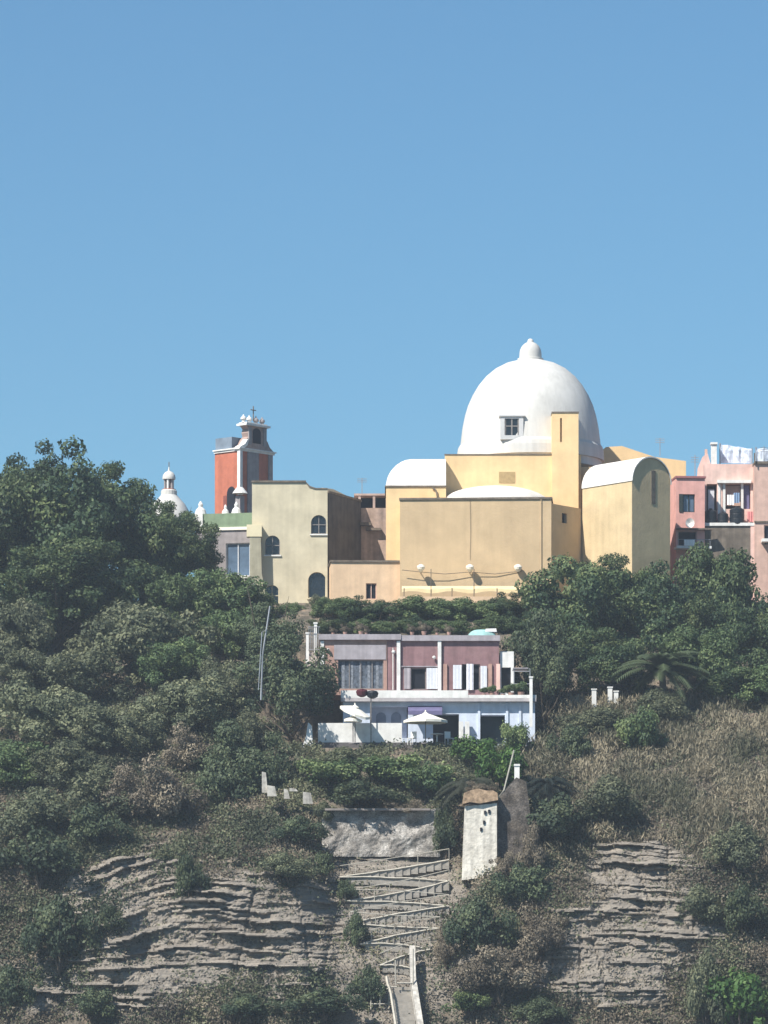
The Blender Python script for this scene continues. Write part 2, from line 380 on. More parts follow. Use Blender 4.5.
sea = MB().add([(-20000, -20000, 0), (20000, -20000, 0), (20000, 20000, 0), (-20000, 20000, 0)], [(0, 1, 2, 3)]).build('sea', mat('sea_water', (.01, .05, .08), rough=.12, var=.2, scale=.2, bump=.4, bscale=1.5, spec=.5))
tag(sea, kind='structure')

# ---------------------------------------------------------------- foliage
def rand_dirs(n):
    v = rng.normal(size=(n, 3)); return v/np.linalg.norm(v, axis=1)[:, None]
def leaf_mesh(name, C, Nn, size, tint, m, ratio=1.7, up=None):
    n = len(C)
    r = rng.normal(size=(n, 3))
    if up is not None: r = r*(1-up)+np.array([0, 0, 1.0])*up*2
    T = r-Nn*(r*Nn).sum(1)[:, None]; T /= np.linalg.norm(T, axis=1)[:, None]+1e-9
    B = np.cross(Nn, T)
    s = size[:, None]
    v0 = C-T*s*ratio*.5; v1 = C+B*s*.5-T*s*.05; v2 = C+T*s*ratio*.5; v3 = C-B*s*.5+T*s*.1
    vs = np.stack([v0, v1, v2, v3], 1).reshape(-1, 3).astype(np.float32)
    me = bpy.data.meshes.new(name)
    me.vertices.add(4*n); me.vertices.foreach_set('co', vs.ravel())
    me.loops.add(4*n); me.loops.foreach_set('vertex_index', np.arange(4*n, dtype=np.int32))
    me.polygons.add(n); me.polygons.foreach_set('loop_start', np.arange(0, 4*n, 4, dtype=np.int32)); me.polygons.foreach_set('loop_total', np.full(n, 4, dtype=np.int32))
    a = me.attributes.new('tint', 'FLOAT', 'FACE'); a.data.foreach_set('value', tint.astype(np.float32))
    me.materials.append(m); me.update(calc_edges=True); me.validate(); return me
def crown_mesh(name, m, rx, ry, rz, nl, lr, leaf, dens=1.0, flat=.0, seed=0):
    """leaf clumps round a centre at height rz (crown from 0 to 2rz)."""
    global rng; rng = np.random.default_rng(seed)
    Cs = []; Ns = []; Sz = []; Tn = []
    for i in range(nl):
        d = rand_dirs(1)[0]
        if d[2] < -.45: d[2] *= -.7
        q = rng.uniform(.35, 1)**.5 if i % 4 else rng.uniform(0, .5)
        lump = 1+.22*math.sin(3*math.atan2(d[1], d[0])+seed)+.13*rng.normal()
        c = np.array([d[0]*rx, d[1]*ry, d[2]*rz])*q*.90*lump
        r = lr*rng.uniform(.55, 1.35)*(1.15-.35*q)
        n = int(4*math.pi*r*r/(leaf*leaf*.85)*.62*dens)
        dd = rand_dirs(n); fz = .72+.1*rng.random()
        rr = r*(.55+.55*rng.random(n)**.6)*(1+.22*np.sin(dd[:, 0]*5+i)*np.cos(dd[:, 2]*4+i))
        Cs.append(c+dd*rr[:, None]*np.array([1, 1, fz])); nn = dd+rng.normal(size=(n, 3))*.55+np.array([0, 0, .3]); Ns.append(nn/np.linalg.norm(nn, axis=1)[:, None])
        Sz.append(leaf*rng.uniform(.6, 1.35, n)); Tn.append(np.clip(rng.uniform(.15, .85)+rng.normal(size=n)*.17, 0, 1))
    C = np.concatenate(Cs); C[:, 2] += rz
    return leaf_mesh(name, C, np.concatenate(Ns), np.concatenate(Sz), np.concatenate(Tn), m)
def trunk_mb(h, r, rx, rz, seed, nb=7):
    rnd = random.Random(seed); m = MB()
    b = [(0, 0, -.6), (rnd.uniform(-.15, .15), 0, h*.3), (rnd.uniform(-.3, .3), .1, h*.65), (rnd.uniform(-.3, .3), 0, h)]
    m.tube(b, [r*1.25, r, r*.75, r*.55], 8)
    for i in range(nb):
        a = i*2.4+rnd.random(); e = Vector((math.cos(a)*rx*.75, math.sin(a)*rx*.75, h+rz*rnd.uniform(.4, 1.4)))
        s = Vector((0, 0, h*rnd.uniform(.6, 1.0))); mid = s.lerp(e, .5)+Vector((0, 0, -rz*.12))
        m.tube([s, mid, e], [r*.5, r*.3, r*.08], 5)
    return m
L_DARK = leafmat('dark_evergreen_leaf', (.028, .052, .030), (.062, .098, .042), (.145, .175, .070))
L_MID  = leafmat('mid_green_leaf', (.045, .078, .034), (.095, .142, .058), (.20, .245, .10))
L_OLV  = leafmat('grey_olive_leaf', (.070, .085, .052), (.130, .146, .084), (.225, .23, .13))
L_DRY  = leafmat('dry_scrub_leaf', (.095, .080, .060), (.185, .155, .112), (.31, .26, .185), .15)
L_BLUE = leafmat('blue_green_leaf', (.036, .056, .034), (.070, .096, .052), (.135, .16, .080))
L_GRASS= leafmat('dry_reed_blade', (.085, .088, .052), (.175, .155, .105), (.31, .265, .18), .2)

PROTO = {}
def proto(key, m, rx, ry, rz, nl, lr, leaf, h, r, seed, **k):
    PROTO[key] = (crown_mesh('crown_'+key, m, rx, ry, rz, nl, lr, leaf, seed=seed, **k), trunk_mb(h, r, rx, rz, seed), h)
    mb = PROTO[key][1]; me = bpy.data.meshes.new('trunk'); me.from_pydata(mb.v, [], mb.f); me.materials.append(BARK); me.update()
    PROTO[key] = (PROTO[key][0], me, h, rx, rz)
proto('evergreen', L_DARK, 5.2, 5, 4.6, 95, 1.15, .16, 3.0, .38, 21)
proto('broad', L_MID, 4.6, 4.6, 3.6, 85, 1.0, .17, 2.4, .3, 22)
proto('olive', L_OLV, 3.6, 3.6, 2.7, 75, .8, .13, 1.6, .24, 23)
proto('pine', L_BLUE, 3.2, 3.2, 3.2, 60, .9, .13, 1.8, .24, 24)
proto('evergreenb', L_DARK, 4.4, 4.4, 4.8, 80, 1.1, .16, 2.6, .34, 25)
def tree(kind, px, pyc, d, rxp, ryp, label, name='broadleaf_tree', cat='tree', group=None, rot=None):
    """crown centre at px,pyc, half sizes rxp, ryp in pixels, standing at distance d"""
    cm, tm, h, rx, rz = PROTO[kind]
    sx = rxp*U(d)/rx; sz = ryp*U(d)/rz
    ztop = Z(pyc, d); zb = Z(pyc+ryp, d)-h*sx*.5       # foot
    gz = Z(ground_py(px, d), d)
    base = Vector((X(px, d), d-D0, min(zb, gz)))
    o = thing(name, label, cat, base, group); o.rotation_euler.z = rot if rot is not None else random.uniform(0, 6.28)
    c = bpy.data.objects.new('crown', cm); col.objects.link(c); c.parent = o; c.scale = (sx, sx, sz); c.location = (0, 0, Z(pyc+ryp, d)-base.z)
    tr = bpy.data.objects.new('trunk', tm); col.objects.link(tr); tr.parent = o
    tr.scale = (sx, sx, max(.3, (c.location.z+rz*sz*.25)/h))
    tr.scale = (sx, sx, max(sx*.6, (c.location.z+.2)/h*.95)); return o

GT = 'evergreen trees along the left skyline'
# left hillside trees
tree('evergreen', 66, 546, 343, 92, 92, 'tallest dark evergreen tree, its rounded top breaking the skyline at far left')
tree('evergreenb', -14, 565, 341, 66, 98, 'dark evergreen tree cut by the left edge of the picture, upper hillside')
tree('evergreen', 142, 568, 345, 55, 68, 'dark evergreen tree in front of the distant white lantern dome')
tree('evergreenb', 188, 562, 346, 34, 44, 'small dark tree right beside the blue glazed balcony house')
tree('evergreenb', 100, 600, 338, 60, 60, 'dark tree in deep shade below the tallest left evergreen')
tree('evergreenb', 30, 622, 336, 56, 56, 'dark evergreen tree low on the far left, behind the grey olive')
tree('broad', 214, 600, 340, 48, 36, 'bright green fig-like tree just below the blue glazed balcony house')
tree('broad', 232, 642, 335, 46, 34, 'leafy green tree at the left foot of the pale olive house')
tree('olive', 132, 648, 331, 72, 52, 'wide grey green olive tree in the middle of the left hillside')
tree('olive', 14, 636, 329, 48, 46, 'grey green olive tree at the left picture edge')
tree('broad', 178, 612, 338, 44, 40, 'mid green tree between the dark evergreens and the fig-like tree')
tree('pine', 292, 690, 319, 47, 50, 'dark rounded pine covering the left end of the terrace house')
tree('pine', 268, 640, 326, 32, 34, 'small dark tree beside the thin pole, above the rounded pine')
tree('olive', 45, 722, 320, 66, 44, 'grey green bushy tree at the far left middle slope')
tree('broad', 20, 772, 314, 54, 36, 'bushy green tree low at the left picture edge')
tree('olive', 190, 712, 321, 58, 40, 'grey green thin tree on the slope left of the rounded pine')
tree('pine', 238, 782, 312, 46, 56, 'dark bushy tree hanging over the left cliff edge', rot=1)
tree('olive', 112, 736, 317, 50, 32, 'grey green thin-leaved tree in the middle of the left slope')
tree('evergreen', 28, 512, 347, 60, 62, 'dark evergreen tree behind and left of the tallest one on the skyline')
tree('evergreenb', 112, 520, 348, 46, 60, 'dark evergreen tree on the skyline right of the tallest one')
tree('evergreenb', 60, 585, 336, 60, 50, 'dark evergreen tree filling the shade above the grey olive trees')
tree('broad', 170, 668, 328, 44, 34, 'mid green tree right of the wide grey olive tree')
tree('olive', 75, 680, 326, 52, 34, 'grey green tree below the wide grey olive tree, to its left')
tree('olive', 222, 690, 326, 40, 36, 'grey green tree above the thin tree on the left slope')
tree('broad', 250, 615, 341, 30, 26, 'small bright tree hiding the foot of the pale olive house')
tree('olive', 70, 770, 312, 50, 30, 'low grey green tree on the lower left slope')
tree('evergreenb', 170, 538, 347, 32, 38, 'dark tree whose tip covers the foot of the distant white dome')
tree('broad', 292, 616, 342, 22, 14, 'small green tree at the foot of the pale olive house, under its right windows', name='garden_tree')
tree('olive', 322, 606, 343, 14, 12, 'small grey green tree at the corner between olive house and peach annex', name='garden_tree')
tree('olive', 18, 672, 325, 44, 30, 'grey green tree at the left picture edge, under the first grey olive')
# right trees
tree('evergreenb', 572, 625, 336, 60, 76, 'dark evergreen tree with a pointed top right of the terrace house')
tree('evergreen', 655, 632, 340, 62, 62, 'dark green tree below the barrel roofed sacristy')
tree('broad', 718, 598, 344, 48, 60, 'green tree below the black water tanks of the pink houses')
tree('evergreen', 752, 648, 335, 52, 56, 'dark green tree cut by the right edge of the picture')
tree('broad', 700, 662, 329, 48, 40, 'lower bright green tree right of the pale fronded palm')
tree('pine', 545, 668, 326, 36, 52, 'dark shady tree touching the right end of the terrace house')
tree('evergreenb', 612, 672, 328, 44, 46, 'dark low tree left of the pale fronded palm')
tree('broad', 778, 690, 326, 46, 30, 'green bushy tree at the lower right picture edge')
tree('olive', 600, 728, 322, 50, 24, 'low olive green tree standing out of the dry reeds')
tree('evergreen', 690, 640, 338, 50, 50, 'dark green tree in the middle of the right hand wood')
tree('evergreenb', 600, 595, 341, 36, 44, 'dark pointed tree in front of the sacristy eave wall')
tree('broad', 640, 600, 343, 34, 38, 'green tree in front of the sacristy gable')
tree('evergreenb', 735, 690, 327, 40, 30, 'dark low tree at the right end of the dry reeds')
# hedge trees behind the terrace house
for px, py, rx, ry, k, lb in ((336, 610, 28, 15, 'broad', 'green clump below the peach annex window, behind the terrace house'),
        (374, 616, 34, 18, 'evergreen', 'dark clump of the garden row above the glazed bay of the terrace house'),
        (424, 612, 36, 17, 'broad', 'bright clump of the garden row under the cream awning'),
        (470, 614, 34, 17, 'broad', 'green clump of the garden row above the teal covered boat'),
        (508, 612, 28, 20, 'evergreen', 'dark clump at the right end of the garden row')):
    tree(k, px, py, 338, rx, ry, lb, name='garden_tree', group='garden trees between the terrace house and the church')

for px, py, rx, ry, k, lb in ((330, 629, 24, 12, 'evergreen', 'dark bush row tree right behind the left roof end of the terrace house'),
        (372, 630, 30, 11, 'broad', 'low green tree right behind the roof, above the glazed bay'),
        (415, 629, 28, 12, 'evergreen', 'low dark tree right behind the middle of the roof'),
        (452, 630, 26, 11, 'broad', 'low green tree right behind the roof, left of the covered boat'),
        (500, 628, 28, 14, 'broad', 'low green tree right behind the covered boat'),
        (522, 632, 24, 20, 'evergreen', 'dark tree behind the metal trellis')):
    tree(k, px, py, 333, rx, ry, lb, name='garden_tree', group='low trees directly behind the terrace house roof')

# shrubs
def shrub_proto(key, m, seed, leaf=.11, **k):
    cm = crown_mesh('foliage_'+key, m, 1.5, 1.4, 1.0, 26, .5, leaf, seed=seed, **k)
    mb = MB()
    for i in range(5):
        a = i*1.3; mb.tube([(0, 0, -.3), (math.cos(a)*.4, math.sin(a)*.4, .6), (math.cos(a)*.8, math.sin(a)*.8, 1.3)], [.06, .04, .01], 5)
    me = bpy.data.meshes.new('stem'); me.from_pydata(mb.v, [], mb.f); me.materials.append(BARK); me.update()
    PROTO[key] = (cm, me)
shrub_proto('s_green', L_MID, 31, .09); shrub_proto('s_dark', L_BLUE, 32, .09); shrub_proto('s_olive', L_OLV, 33, .075); shrub_proto('s_dry', L_DRY, 34, .06, dens=.9); shrub_proto('s_bright', leafmat('bright_shrub_leaf', (.03, .07, .015), (.06, .13, .03), (.14, .22, .06)), 35)
def shrub(kind, px, py, rxp, ryp, label, name='shrub', group=None, dfix=None, rz=None):
    cm, sm = PROTO['s_'+kind]; b, d = G(px, py+ryp)
    if dfix: d = dfix; b = P(px, ground_py(px, d), d)
    else: b.y -= .5
    o = thing(name, label, 'shrub', b, group); o.rotation_euler.z = random.uniform(0, 6.28)
    s = rxp*U(d)/1.55; q = ryp*U(d)/1.0
    for nm, me_ in (('foliage', cm), ('stem', sm)):
        c = bpy.data.objects.new(nm, me_); col.objects.link(c); c.parent = o; c.scale = (s, s, q)
        if nm == 'foliage': c.location.z = -.3*q
    return o
SH = [('dark', 40, 850, 46, 30, 'dark shrub mass on the far left cliff shoulder'),
 ('dark', 95, 822, 34, 24, 'dark shrub above the slanting rock layers on the left'),
 ('dark', 60, 925, 38, 38, 'large dark shrub in the hollow of the left cliff'),
 ('dark', 112, 918, 16, 18, 'dark shrub clinging left of the slanting rock layers'),
 ('dark', 190, 872, 18, 26, 'dark shrub hanging below the cliff edge tree'),
 ('olive', 288, 866, 30, 14, 'grey green shrub above the flat topped rock layers'),
 ('dark', 348, 888, 12, 12, 'small dark round shrub at the left end of the zigzag path'),
 ('dark', 356, 926, 12, 20, 'narrow dark shrub beside the lower zigzag flights'),
 ('dark', 250, 1005, 30, 14, 'dark shrub at the foot of the left rock face'),
 ('dark', 325, 1000, 40, 16, 'wide dark shrub left of the bottom stair'),
 ('dark', 368, 982, 20, 22, 'dark shrub against the railed landing'),
 ('dark', 92, 1000, 24, 18, 'dark shrub near the lower left corner of the cliff'),
 ('dark', 10, 985, 24, 26, 'dark shrub at the bottom left picture edge'),
 ('dark', 478, 922, 36, 32, 'dark shrub below the white pillar'),
 ('dark', 520, 880, 30, 22, 'dark shrub right of the pillar foot'),
 ('dry', 446, 945, 16, 20, 'dry brown shrub at the right bend of the zigzag path'),
 ('dark', 560, 815, 40, 28, 'dark shrub right of the grey wall behind the pillar'),
 ('olive', 606, 800, 40, 26, 'grey green shrub on the upper right slope'),
 ('dry', 500, 965, 44, 30, 'large dry bush on the cliff right of the stair'),
 ('dry', 540, 930, 30, 26, 'dry bush left of the right rock face'),
 ('olive', 700, 905, 30, 22, 'grey green bush over the right rock face'),
 ('dark', 742, 905, 26, 26, 'dark shrub near the right picture edge above the rock'),
 ('olive', 735, 845, 34, 24, 'grey green bush high on the right slope'),
 ('bright', 738, 998, 40, 34, 'bright green bush in the lower right corner'),
 ('olive', 705, 985, 26, 38, 'olive green bush left of the bright corner bush'),
 ('green', 470, 1000, 24, 14, 'low green bush right of the bottom stair'),
 ('dark', 540, 1008, 26, 16, 'dark low shrub at the bottom of the picture, right of the stair'),
 ('green', 330, 770, 38, 18, 'green garden shrub below the tilted parasol'),
 ('green', 390, 766, 40, 17, 'green garden shrub below the white terrace wall'),
 ('green', 430, 776, 34, 20, 'green garden shrub below the open parasol'),
 ('bright', 478, 750, 28, 16, 'bright green shrub in front of the right veranda opening'),
 ('bright', 500, 768, 30, 26, 'bright leafy shrub at the right end of the garden'),
 ('dark', 360, 792, 40, 15, 'dark shrub on top of the stone retaining wall'),
 ('olive', 326, 812, 14, 12, 'olive shrub hanging over the left top corner of the retaining wall'),
 ('dry', 400, 808, 22, 8, 'dry shrub hanging over the top of the retaining wall'),
 ('dark', 446, 826, 14, 28, 'dark shrub between the retaining wall and the white pillar'),
 ('dry', 532, 850, 18, 26, 'dry bush against the right side of the grey wall'),
 ('dry', 505, 866, 16, 14, 'dry bush in front of the foot of the grey wall'),




 ('olive', 30, 812, 44, 26, 'olive shrub on the left edge above the dark shoulder'),
 ('dark', 320, 862, 14, 14, 'dark shrub at the lower left corner of the retaining wall'),
 ('olive', 345, 756, 30, 10, 'low olive shrub along the terrace edge'),
 ('dark', 300, 828, 26, 16, 'dark shrub beside the small white walls'),
 ('green', 640, 726, 26, 28, 'dark green bush standing among the dry reeds'),
 ('dark', 570, 740, 22, 20, 'dark bush at the left end of the dry reeds'),
 ('olive', 100, 790, 46, 26, 'grey green shrub in the lower middle of the left slope'),
 ('dry', 120, 790, 34, 24, 'smaller dry brown shrub left of the larger one on the left slope'),
 ('dry', 190, 748, 30, 22, 'dry twiggy shrub above the cliff edge tree on the left slope'),
 ('olive', 664, 706, 34, 18, 'olive bush hiding the foot of the pale fronded palm'),
 ('dry', 165, 790, 40, 32, 'dry brown shrub left of the cliff edge tree'),
 ('olive', 250, 730, 26, 22, 'grey green shrub left of the rounded pine'),
 ('green', 515, 735, 18, 20, 'green shrub at the right corner of the white veranda')]
for a in SH: shrub(*a)

# loose scrub, grass: uncountable ground cover
def scatter(name, m, n, region, size, up, height, seed, ratio):
    global rng; rng = np.random.default_rng(seed); rnd = random.Random(seed)
    C = []; S = []; Tn = []; cache = {}
    k = 0
    while k < n:
        px = rnd.uniform(-70, 840); py = rnd.uniform(690, 1050)
        w = region(px, py)
        if rnd.random() > w: continue
        key = int(px/3); 
        if key not in cache: cache[key] = column(key*3+1.5)
        cp, cd = cache[key]; d = float(np.interp(-py, -cp, cd)); x = X(px, d); z = Z(py, d)
        if noise.noise((x*.55, z*.7, seed)) < -.12: k += .2; continue
        big = noise.fractal((x*.16, z*.2, 3.1), .9, 2, 4)*1.1 if py > 840 else 0
        m_ = rnd.randint(4, 9); rr = rnd.uniform(.12, .5); tt = min(1, max(0, .5+.9*noise.noise((x*.4, z*.4, seed+3))+rnd.uniform(-.2, .2)))
        hh = height*rnd.uniform(.3, 1)
        for j in range(m_):
            C.append((x+rnd.gauss(0, rr), d-D0-big-rnd.uniform(.0, .5)*rr*2, z+rnd.uniform(0, hh))); S.append(size*rnd.uniform(.6, 1.4)); Tn.append(min(1, max(0, tt+rnd.gauss(0, .13))))
        k += 1
    C = np.array(C); nn = rng.normal(size=C.shape)+np.array([0, -.7, .35]); nn /= np.linalg.norm(nn, axis=1)[:, None]
    me_ = leaf_mesh(name, C, nn, np.array(S), np.array(Tn), m, ratio, up)
    o = bpy.data.objects.new(name, me_); col.objects.link(o); return o
def reg_reed(px, py):
    if px < 520: return 0
    return max(0, min(1, (py-700+max(0, (560-px)*.6))/14))*max(0, min(1, 1-(max(0, py-800))/75.))*(1-rockmask(px, py))
def reg_dry(px, py):
    if 335 < px < 455 and py > 850: return .08
    if 290 < px < 530 and py < 815: return 0
    r = rockmask(px, py); w = 1-r*.93
    if py < 760: w *= .45 if px < 260 else .3
    return w*.75
def reg_green(px, py):
    if 290 < px < 530 and py < 748: return 0
    if 335 < px < 455 and py > 815: return .06
    if py < 860 and px < 300: return 1
    if py < 815: return .75 if px < 520 else .2
    return max(.12, sum(bl(px, py, *q) for q in ((50, 850, 80, 40), (60, 940, 60, 60), (300, 1000, 110, 30), (500, 910, 60, 50), (560, 830, 60, 30), (730, 990, 60, 50))))*(1-.8*rockmask(px, py))
def reg_dark(px, py):
    if 338 < px < 455 and py > 812: return .1*(px > 425)
    w = sum(bl(px, py, *q) for q in ((40, 850, 70, 30), (60, 930, 55, 45), (10, 985, 40, 40), (105, 915, 35, 35), (185, 870, 25, 35), (285, 872, 50, 22), (250, 995, 50, 25), (340, 990, 60, 28), (480, 922, 50, 40), (520, 880, 40, 26), (560, 815, 60, 32), (742, 905, 45, 40), (540, 1005, 60, 22), (100, 1000, 50, 20), (236, 830, 50, 30), (356, 926, 14, 40)))
    return min(1, w)**1.5
tag(scatter('dark_creepers', L_BLUE, 4500, reg_dark, .11, .1, .6, 44, 1.6), 'dark green creepers and thicket knitting the cliff shrubs together', 'thicket', kind='stuff')
tag(scatter('dry_scrub', L_DRY, 40000, reg_dry, .085, .35, .55, 41, 2.0), 'dry brown scrub covering the cliff and the slopes', 'scrub', kind='stuff')
tag(scatter('green_undergrowth', L_OLV, 36000, reg_green, .105, .1, .7, 42, 1.7), 'grey green undergrowth spread over the hillside', 'undergrowth', kind='stuff')
tag(scatter('dry_reeds', L_GRASS, 21000, reg_reed, .07, .6, 1.0, 43, 6), 'dry tan reeds on the slope below the right hand trees', 'reeds', kind='stuff')

# palms
def palm(px, py, d, r, label, m, droop=1.0, nf=26, trunk_py=None, seed=1, lw=.045):
    rnd = random.Random(seed); gz = Z(ground_py(px, d), d) if trunk_py is None else Z(trunk_py, d)
    top = P(px, py, d); base = Vector((top.x, top.y, min(gz, top.z-.5)-.2))
    o = thing('palm_tree', label, 'palm', base)
    t_ = MB().tube([base, base.lerp(top, .5)+Vector((.1, 0, 0)), top], [.3, .24, .22], 8); t_.build('trunk', BARK, o, o)
    C = []; N_ = []; S = []; T_ = []
    mb = MB()
    for i in range(nf):
        a = i*2.39996; el = rnd.uniform(-.1, 1.25); L_ = r*rnd.uniform(.8, 1.1)
        pts = []
        for k in range(9):
            q = k/8; rad = L_*q*math.cos(el*(1-.25*q)); z = L_*(math.sin(el)*q-droop*.75*q*q)
            pts.append(top+Vector((math.cos(a)*rad, math.sin(a)*rad, z)))
        mb.tube(pts, [.035*(1-k/9)+.008 for k in range(9)], 4)
        side = Vector((-math.sin(a), math.cos(a), 0))
        for k in range(1, 8):
            for sub in (0, .33, .66):
                p = pts[k].lerp(pts[k+1], sub); tdir = (pts[k+1]-pts[k]).normalized()
                ll = L_*.26*(1-abs(k/8-.45)); w = lw
                for sg in (-1, 1):
                    e = p+(side*sg*.8+tdir*.6+Vector((0, 0, -.35*droop))).normalized()*ll
                    q_ = tdir*w
                    mb.add([tuple(p-q_), tuple(p+q_), tuple(e)], [(0, 1, 2)])
    mb.build('fronds', m, o, o); return o
PALM1 = leafmat('palm_frond', (.09, .12, .06), (.17, .20, .11), (.22, .25, .15)); PALM2 = leafmat('dusty_palm_frond', (.04, .045, .03), (.075, .075, .055), (.1, .1, .07))
palm(662, 672, 325.0, 3.7, 'palm with pale green arching fronds among the right hand trees', PALM1, .8, 38, seed=2, lw=.075)
palm(470, 788, 307.5, 2.7, 'drooping dusty palm growing just left behind the white pillar', PALM2, 1.2, 30, seed=3)
palm(548, 786, 309, 2.4, 'dark drooping palm on the slope right of the white pillar', leafmat('dark_palm_frond', (.02, .03, .025), (.035, .05, .035), (.05, .06, .04)), 1.1, 26, seed=4)

# ---------------------------------------------------------------- church
ch = thing('domed_church', 'yellow church with a big white dome above the trees', 'church', (X(490, 347), 47, Z(605, 347)))
A = Fr(400, 345, -3)
top = A.z(500)
mw = MB(A).body(A.x(400), A.x(551), A.z(630), top, 9.5)
mw.build('nave_wall', TAN, ch, ch)
ed = MB(A); 
ed.box((A.x(400)-.06, -.1, top+.002), (A.x(551)+.08, .25, top+.14)); ed.box((A.x(551)-.2, .252, top+.002), (A.x(551)+.08, 9.5, top+.13)); ed.box((A.x(400)-.06, .252, top+.003), (A.x(400)+.2, 9.5, top+.13))
ed.build('coping', EDGE, ch, ch)
MB(A).lathe([(4.1*math.cos(R(q)), 1.42*math.sin(R(q))) for q in range(0, 90, 9)], (A.x(493), 4.1, top+.01), 48).build('low_saucer_dome', ROOFW, ch, ch).data.polygons.foreach_set('use_smooth', [True]*(48*9+2))
# downpipes and brackets on the nave wall
MB(A).tube([(A.x(541), -.06, top), (A.x(541), -.06, A.z(600))], .03, 6).build('downpipe', TAN, ch, ch)
# left chapel with white cloister vault
Bf = Fr(386, 347, 0)
bt = Bf.z(487)
MB(Bf).body(Bf.x(386), Bf.x(446), Bf.z(620), bt, 6.5).build('chapel_wall', YEL, ch, ch)
MB(Bf).box((Bf.x(386)-.08, -.08, bt+.002), (Bf.x(446)+.02, 6.5, bt+.1)).build('chapel_coping', EDGE, ch, ch)
MB(Bf).cloister(Bf.x(386)-.02, Bf.x(500), -.02, 6.5, bt+.102, Bf.z(457)-bt, 2.0, 18, 1.75, xc=Bf.x(446)).build('chapel_vault', ROOFW, ch, ch)
MB(Bf).tube([(Bf.x(432), -.12, bt-.05), (Bf.x(436), -.12, bt-.25), (Bf.x(438), -.12, bt-1.0)], .06, 6).build('downpipe', EDGE, ch, ch)
# yellow crossing block
Cf = Fr(445, 349.5, 0)
ct = Cf.z(455)
MB(Cf).body(Cf.x(445), Cf.x(581), Cf.z(600), ct, 10.6).build('crossing_wall', YEL, ch, ch)
MB(Cf).box((Cf.x(445)-.05, -.05, ct+.002), (Cf.x(553), .3, ct+.07)).build('crossing_coping', EDGE, ch, ch)
MB(Cf).box((Cf.x(499), -.03, Cf.z(483)), (Cf.x(515), .1, Cf.z(472))).build('blocked_window', mat('brown_patch', (.38, .27, .13), var=.15, scale=4), ch, ch)
MB(Cf).body(Cf.x(579), Cf.x(603), Cf.z(600), Cf.z(466), 7.5, y=.5).build('link_wall', TAN, ch, ch)
# tall pier at the right of the dome
Df = Fr(553, 349.2, 0)
pr = MB(Df); pr.body(Df.x(552), Df.x(578.5), Df.z(600), Df.z(413), 3.6, [Df.op(560, 562, 418, 442)], rd=.3)
pr.build('pier', YEL, ch, ch)
MB(Df).box((Df.x(559.5), .26, Df.z(443)), (Df.x(562.5), .3, Df.z(417))).build('slit', SAC, ch, ch)
MB(Df).box((Df.x(551.6), -.05, Df.z(413)+.002), (Df.x(579), 3.6, Df.z(413)+.1)).build('pier_coping', EDGE, ch, ch)
# dome
dc = 355.6; u = U(dc)
def dprof():
    pts = [(71, 470), (71, 456), (70.5, 448), (69.5, 440), (68, 428), (65.5, 416), (62.5, 406), (58, 396), (52, 386), (44.5, 377), (35.5, 369.5), (25, 364), (13, 360.6), (4, 359.6)]
    # refine
    ys = [p[1] for p in pts]; rs = [p[0] for p in pts]; out = []
    for k in range(len(pts)-1):
        for q in (0, .5): out.append((rs[k]+(rs[k+1]-rs[k])*q, ys[k]+(ys[k+1]-ys[k])*q))
    return pts
cen = (X(530.5, dc), dc-D0, 0)
dm = MB().lathe([(r*u, Z(y, dc)) for r, y in dprof()], cen, 72); dm.smooth = True
dm.build('dome', WHITE, ch, ch)
MB().lathe([(r*u, Z(y, dc)) for r, y in ((73.5, 462), (73.2, 453), (72.5, 449), (71, 446.5), (69.5, 446))], cen, 72).build('dome_ring', WHITE, ch, ch)
ln = MB().lathe([(r*u, Z(y, dc)) for r, y in ((13, 362), (13, 358.8), (11.2, 358.2), (11, 353.5), (10.4, 350), (8.6, 346.3), (5.8, 343.6), (3.2, 342.3), (3.0, 340.6), (2, 339.2), (.4, 338.6))], cen, 28); ln.smooth = True
ln.build('lantern', WHITE, ch, ch)
# dome window (surround standing out of the shell)
wx0, wx1, wz0, wz1 = X(500, dc-4.3), X(523, dc-4.3), Z(441, dc-4.3), Z(418, dc-4.3); wy = dc-D0-5.16
fr = MB()
fr.box((wx0, wy, wz0), (wx0+.32, wy+1.6, wz1)); fr.box((wx1-.32, wy, wz0), (wx1, wy+1.6, wz1)); fr.box((wx0+.32, wy-.03, wz0), (wx1-.32, wy+1.6, wz0+.3)); fr.box((wx0-.08, wy-.1, wz1), (wx1+.12, wy+1.6, wz1+.1)); fr.box((wx0+.32, wy+.0, wz1-.16), (wx1-.32, wy+1.6, wz1-.001))
dw = fr.build('dome_window', mat('grey_limewash', (.52, .52, .52), var=.1), ch, ch)
MB().box((wx0+.3, wy+.12, wz0+.28), (wx1-.3, wy+.16, wz1-.1)).build('pane', GLASS, dw, ch)
gb = MB(); xm = (wx0+wx1)/2; gb.box((xm-.05, wy+.05, wz0+.3), (xm+.05, wy+.11, wz1-.16)); gb.box((wx0+.32, wy+.055, (wz0+wz1)/2+.1), (wx1-.32, wy+.105, (wz0+wz1)/2+.18)); gb.box((wx0+.32, wy+.06, wz0+.3), (wx0+.42, wy+.10, wz1-.16)); gb.box((wx1-.42, wy+.06, wz0+.3), (wx1-.32, wy+.10, wz1-.16))
gb.build('glazing_bars', WOODG, dw, ch)
